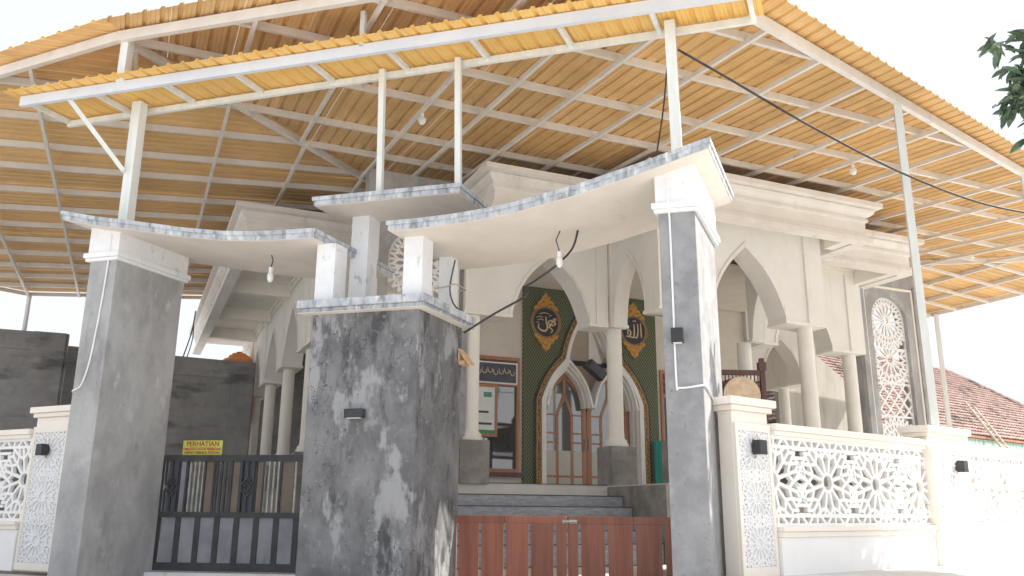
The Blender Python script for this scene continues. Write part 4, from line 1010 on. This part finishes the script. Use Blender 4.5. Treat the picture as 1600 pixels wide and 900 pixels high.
for z, w_ in ((3.62,.3), (3.30,.4)): box2(MB(), FU, -5.95, -5.95+w_, FW-.168, FW-.1645, z, z+.06).build('print', 'ink', t)
m = MB()
for q in ((-6.42,-5.39,2.98,3.06), (-6.42,-5.39,4.34,4.42), (-6.42,-6.35,3.06,4.34), (-5.46,-5.39,3.06,4.34)): box2(m, FU, q[0], q[1], FW-.18, FW-.128, q[2], q[3])
m.build('frame', 'wood_door', t)
t = thing('curtain', 'teal cloth hanging beside the right window of the porch', 'curtain', W(-.2, FW-.3, FLZ))
m = MB(); n = 14; vs = []
for i in range(n+1):
    for z in (FLZ+.02, 3.06): vs.append(W(-.40+.42*i/n, FW-.30+.035*math.sin(i*1.9), z))
vs += [v+E2*.008 for v in vs]
o_ = 2*(n+1)
m.add(vs, [(2*i,2*i+2,2*i+3,2*i+1) for i in range(n)]+[(o_+2*i,o_+2*i+1,o_+2*i+3,o_+2*i+2) for i in range(n)]+[(0,1,o_+1,o_),(2*n,o_+2*n,o_+2*n+1,2*n+1)]+[(2*i+1,2*i+3,o_+2*i+3,o_+2*i+1) for i in range(n)]); m.build('cloth', 'teal', t)
# drum on its stand
DY = 19.2
def DP(u, v, z): return W(u, v, z)
t = thing('drum', 'big round hide drum lying on its side on the portico behind the fence pier', 'drum', W(-2.35,.95,3.2))
dc = V((5.06, 18.6, 3.50)); dn_ = V((.05,-1,0)).normalized(); dx = dn_.cross(V((0,0,1))).normalized(); R = .42
m = MB(); k = 32; vs = []
for n_, r_ in ((0,R*.97), (.02,R), (.9,R*1.12), (1.0,R)): vs += [dc-dn_*n_+dx*r_*math.cos(2*PI*i/k)+V((0,0,r_*math.sin(2*PI*i/k))) for i in range(k)]
m.add(vs, [(r*k+i, r*k+(i+1) % k, (r+1)*k+(i+1) % k, (r+1)*k+i) for r in range(3) for i in range(k)]+[tuple(range(3*k,4*k))]); m.build('barrel', 'wood_dark', t)
m = MB(); vs = [dc+dn_*.012+dx*R*.985*math.cos(2*PI*i/k)+V((0,0,R*.985*math.sin(2*PI*i/k))) for i in range(k)]; vs2 = [v-dn_*.01 for v in vs]
m.add(vs+vs2, [tuple(range(k)), tuple(range(2*k-1,k-1,-1))]+[(i,(i+1) % k,k+(i+1) % k,k+i) for i in range(k)]); m.build('drum_head', 'skin', t)
t = thing('drum_stand', 'dark red wooden drum rack with turned bars and a carved post', 'stand', dc+V((0,.5,-1.7)))
b = dc-dn_*.35
m = MB(); 
for s in (-1,1):
    pm = MB(); px = b+dx*s*.60
    pm.box(px+V((0,0,-.55)), dx*.055, dn_*.055, V((0,0,1.19))); pm.box(px+V((0,0,.70)), dx*.085, dn_*.085, V((0,0,.10))); pm.box(px+V((0,0,.84)), dx*.05, dn_*.05, V((0,0,.05))); pm.build('post', 'wood_dark', t, bevel=.008)
MB().box(b+V((0,0,.56)), dx*.56, dn_*.04, V((0,0,.055))).build('top_rail', 'wood_dark', t)
MB().box(b+V((0,0,-.62)), dx*.56, dn_*.04, V((0,0,.055))).build('lower_rail', 'wood_dark', t)
for i in range(13): MB().tube([b+dx*(-.5+i*.083)+V((0,0,-.56)), b+dx*(-.5+i*.083)+V((0,0,.50))], .014, 6).build('spindle', 'wood_dark', t)

# ================================================================ BACKGROUND
def wall(name, label, fr, poly, n0, n1, m, at):
    o = MB().prism(poly, fr, n0, n1).build(name, m, at=at); return tag(o, label, 'wall')
WPOLY = [(6.4,0),(10.8,0),(10.8,5.1),(8.34,6.67),(7.6,7.15),(6.4,7.15)]
wall('boundary_wall', 'tall dark plaster wall at the left edge behind the fence', FU, [(-30,0),(-16.88,0),(-16.88,6.70),(-30,6.70)], 17.3, 17.6, 'wall_dark', W(-18,17.5,0))
wall('boundary_wall', 'lower dark plaster wall behind the black gate ending at the left arcade', FU, [(-16.9,0),(-10.65,0),(-10.65,6.27),(-16.9,6.40)], 17.9, 18.15, 'wall_dark', W(-12,18.1,0))
wall('boundary_wall', 'pale plaster wall with a sloping top behind the right arcade', FU, WPOLY, 9.4, 9.6, 'wall_beige', W(9,9.5,0))
for o_, u0, u1, vv, zz in ((bpy.data.objects['boundary_wall'], -17.9, -16.95, 17.3, 6.70), (bpy.data.objects['boundary_wall.001'], -11.45, -10.7, 17.9, 6.27)):
    box2(MB(), FU, u0, u1, vv-.09, vv+.01, 0, zz+.0).build('pilaster', 'wall_dark', o_)
    box2(MB(), FU, u0-5.5, u0-.002, vv-.05, vv+.01, zz-.62, zz-.15).build('ring_beam', 'wall_dark', o_)
t = thing('water_tank', 'orange plastic water tank showing its domed top over the dark wall', 'tank', W(-10.9,20,3))
MB().lathe(W(-11.1,19.6,0), [(.66,4.2),(.68,6.35),(.66,6.50),(.56,6.62),(.40,6.68),(.38,6.77),(.28,6.80),(.26,6.86),(.05,6.88)], 28).build('tank_body', 'orange', t, smooth=True)
MB().lathe(W(-11.1,19.6,0), [(.12,6.88),(.10,6.93),(.02,6.94)], 12).build('tank_lid', 'rust', t, smooth=True)
cable('rod', [W(-13.25,18.02,6.1), W(-13.08,18.02,6.8), W(-12.97,18.0,7.4), W(-12.93,18.0,8.05)], .025, 'wire', 'taller of the two bent dark rods rising from the lower dark wall', 'rod')
cable('rod', [W(-13.12,18.04,6.1), W(-13.0,18.04,6.6), W(-12.93,18.02,7.1), W(-12.96,18.0,7.6)], .02, 'wire', 'shorter bent dark rod beside the taller one on the lower dark wall', 'rod')
for o in [o for o in COL.objects if o.name.startswith('rod')]: o['group'] = 'reinforcing rods on the dark wall'
# tiled house behind the right fence
HB = PF-RN*12
def HF(t, n, z):      # t, n, z in house units
    f = 1.468
    return HB+RD*(30.77+f*(t-17.99))-RN*n*f+V((0,0,1+(z-1)*f))
house = thing('house', 'low house with a weathered clay tile hip roof beyond the right fence', 'house', HF(18,3.5,.3))
def tiled(name, P, m, par, rows, cols, lift=.05):
    """P: eave-left, eave-right, ridge-right, ridge-left; overlapping rows of pantiles"""
    a, b, c, d = [V(p) for p in P]; nrm = (b-a).cross(d-a).normalized(); nrm = nrm if nrm[2] > 0 else -nrm
    mb = MB()
    for r in range(rows):
        t0, t1 = r/rows, (r+1.12)/rows
        l0, r0 = a.lerp(d, t0), b.lerp(c, t0); l1, r1 = a.lerp(d, min(t1,1)), b.lerp(c, min(t1,1)); vs = []; fs = []
        n = cols*2
        for i in range(n+1):
            x = i/n; h = (.05 if i % 2 else 0)+random.uniform(-.012,.012)
            vs += [l0.lerp(r0,x)+nrm*(lift+h+.04), l1.lerp(r1,x)+nrm*(h+.0), l0.lerp(r0,x)+nrm*(lift+h-.008)]
        for i in range(n): fs += [(3*i,3*i+3,3*i+4,3*i+1), (3*i+2,3*i+5,3*i+3,3*i)]
        mb.add(vs, fs)
    mb.add([a-nrm*.02, b-nrm*.02, c-nrm*.02, d-nrm*.02], [(0,1,2,3)])
    return kind(mb.build(name, m, par), 'stuff')
ez, rz, tl, tr = 3.45, 6.5, 10.6, 31
tiled('roof_tiles', [HF(tl,0,ez), HF(tr,0,ez), HF(25.2,3.5,rz), HF(13,3.5,rz)], 'tile_roof', house, 24, 100)
tiled('roof_tiles', [HF(tr,7,ez), HF(tl,7,ez), HF(13,3.5,rz), HF(25.2,3.5,rz)], 'tile_roof', house, 10, 40)
tiled('roof_tiles', [HF(tr,0,ez), HF(tr,7,ez), HF(25.2,3.52,rz), HF(25.2,3.48,rz)], 'tile_roof', house, 24, 36)
tiled('roof_tiles', [HF(tl,7,ez), HF(tl,0,ez), HF(13,3.48,rz), HF(13,3.52,rz)], 'tile_roof', house, 24, 36)
m = MB(); m.tube([HF(12.9,3.5,rz+.06), HF(25.3,3.5,rz+.06)], .17, 8); m.tube([HF(25.2,3.5,rz+.04), HF(tr,0,ez+.1)], .16, 8); m.tube([HF(13,3.5,rz+.04), HF(tl,0,ez+.1)], .16, 8); m.build('ridge_tiles', 'tile_roof', house)
box2(MB(), HF, tl+.3, tr-.3, .3, 6.7, .3, ez-.05).build('wall', 'wall_beige', house)
n = 170; m = MB(); vs = []
for i in range(n+1):
    for z in (ez-.62, ez-.10): vs.append(HF(tl+(tr-tl)*i/n, -.02+.03*(i % 2), z))
m.add(vs, [(2*i,2*i+2,2*i+3,2*i+1) for i in range(n)]); m.build('fascia', 'green_fascia', house)
m = MB(); m.bar(HF(tl,-.04,ez-.05), HF(tr,-.04,ez-.05), .09, .10); m.bar(HF(tl,-.04,ez-.66), HF(tr,-.04,ez-.66), .07, .07); m.build('eave_trim', 'rust', house)
# ladder
t = thing('ladder', 'weathered bamboo ladder leaning on the tiled eave behind the right fence', 'ladder', HF(19.5,-1.6,.32))
la = [HF(20.05,-2.0,.32), HF(20.6,-2.0,.32)]; lb = [HF(19.55,.45,4.6), HF(20.1,.45,4.5)]
for p, q in zip(la, lb): MB().tube([p, q], .055, 8).build('rail', 'bamboo', t)
for i in range(11):
    f_ = .08+i*.085; MB().tube([la[0].lerp(lb[0],f_), la[1].lerp(lb[1],f_)], .03, 6).build('rung', 'bamboo', t)

# ================================================================ TREE at the right edge
tree = thing('tree', 'broad-leaved green tree reaching in at the top right corner', 'tree', V((11.2,10.6,0)))
bp = V((11.2,10.6,0)); top = V((10.7,10.7,4.6))
MB().tube([bp, bp+V((-.06,.05,1.2)), bp+V((-.25,-.05,2.8)), top], [.22,.18,.15,.11], 10).build('trunk', 'bark', tree, smooth=True)
CC = V((9.95, 11.1, 7.1)); ends = []
for i in range(34):
    th = random.uniform(0, 2*PI); ph = math.acos(random.uniform(-.75, .95)); rr = random.uniform(.9, 1.95)
    e = CC+V((1.18*rr*math.sin(ph)*math.cos(th), rr*math.sin(ph)*math.sin(th), .95*rr*math.cos(ph))); ends.append(e)
ends += [V((8.15+.09*i, 10.55+.12*(i % 5), 6.1+.45*(i % 8))) for i in range(20)]
ends += [V((7.40,11.0,6.75)), V((7.5,10.8,7.2)), V((7.35,11.0,7.45)), V((7.5,11.0,6.45)), V((7.6,10.9,7.75)), V((7.35,11.0,7.05)), V((8.0,10.6,6.3)), V((8.2,10.5,8.0)), V((7.3,11.1,6.9)), V((7.45,10.9,6.6)), V((7.55,11.1,7.3)), V((7.6,11.0,7.6)), V((7.35,10.8,6.3)), V((7.7,10.9,6.8)), V((7.75,11.1,7.05)), V((7.45,11.1,7.0)), V((7.55,10.9,6.9)), V((7.5,11.0,7.75)), V((7.6,11.0,6.4))]
bm_ = MB(); twigs = []
for e in ends:
    s = top.lerp(CC, random.uniform(0,.5)); md = s.lerp(e,.5)+V((random.uniform(-.2,.2), random.uniform(-.2,.2), random.uniform(-.1,.3)))
    bm_.tube([s, md, e], [.05,.03,.012], 6); 
    for k in range(8):
        f_ = random.uniform(.45,1.0); q = (s.lerp(md,f_*2) if f_ < .5 else md.lerp(e,f_*2-1)); tw = q+V((random.gauss(0,.28), random.gauss(0,.28), random.gauss(-.03,.24)))
        bm_.tube([q, tw], [.010,.005], 5); twigs.append(tw)
    twigs.append(e)
bm_.build('limb', 'bark', tree)
def leaf_geo(L, wd):
    return [V((0,0,0)), V((wd*.75,L*.28,.012)), V((wd,L*.55,.0)), V((wd*.6,L*.82,-.02)), V((0,L,-.05)), V((-wd*.6,L*.82,-.02)), V((-wd,L*.55,0)), V((-wd*.75,L*.28,.012)), V((0,L*.28,-.018)), V((0,L*.55,-.03)), V((0,L*.82,-.04))], [(0,1,8),(1,2,9,8),(2,3,10,9),(3,4,10),(0,8,7),(8,9,6,7),(9,10,5,6),(10,4,5)]
lv, lf = leaf_geo(.28, .052)
lme = bpy.data.meshes.new('leaf'); lme.from_pydata([tuple(v) for v in lv], [], lf); lme.materials.append(M['leaf'])
big = MB(); nobj = 0; cand = []
for tw in twigs:
    base = V((random.uniform(-1,1), random.uniform(-1,1), random.uniform(-.5,.2)))
    for k in range(random.randint(11, 15)):
        d = (base*.5+V((random.gauss(0,.7), random.gauss(0,.7), random.gauss(-.35,.45)))).normalized()
        up = V((random.gauss(0,.5), random.gauss(0,.5), 1)).normalized(); x = d.cross(up)
        if x.length < .1: continue
        x.normalize(); z = x.cross(d); s = random.uniform(.7,1.25); p = tw+V((random.gauss(0,.05), random.gauss(0,.05), random.gauss(0,.05)))
        mt = Matrix.Identity(4)
        for i in range(3): mt[i][0] = x[i]*s; mt[i][1] = d[i]*s; mt[i][2] = z[i]*s; mt[i][3] = p[i]
        cand.append(mt)
cand.sort(key=lambda m_: (m_.translation-V((7.3,10.9,7.1))).length)
for i, mt in enumerate(cand):
    if i < 260:
        o = bpy.data.objects.new('leaf', lme); COL.objects.link(o); o.parent = tree; m2 = mt.copy(); m2.translation = mt.translation-BASE[tree.name]; o.matrix_basis = m2
    else: big.add([mt @ v for v in lv], lf)
kind(big.build('foliage', 'leaf', tree), 'stuff')

# ================================================================ LENS VEIL (volume box added to lift the blacks like lens flare)
hz = MB(); hz.hexa([V((-420,-75,-1)), V((420,-75,-1)), V((420,715,-1)), V((-420,715,-1)), V((-420,-75,12.5)), V((420,-75,12.5)), V((420,715,12.5)), V((-420,715,12.5))])
hm_ = bpy.data.materials.new('lens_veil'); hm_.use_nodes = True; hn = hm_.node_tree; hn.nodes.clear()
ho = hn.nodes.new('ShaderNodeOutputMaterial'); pv = hn.nodes.new('ShaderNodeVolumePrincipled')
pv.inputs['Color'].default_value = (.93,.96,1,1); pv.inputs['Density'].default_value = .0009
hn.links.new(pv.outputs[0], ho.inputs['Volume']); M['lens_veil'] = hm_
kind(hz.build('lens_veil', 'lens_veil'), 'stuff')
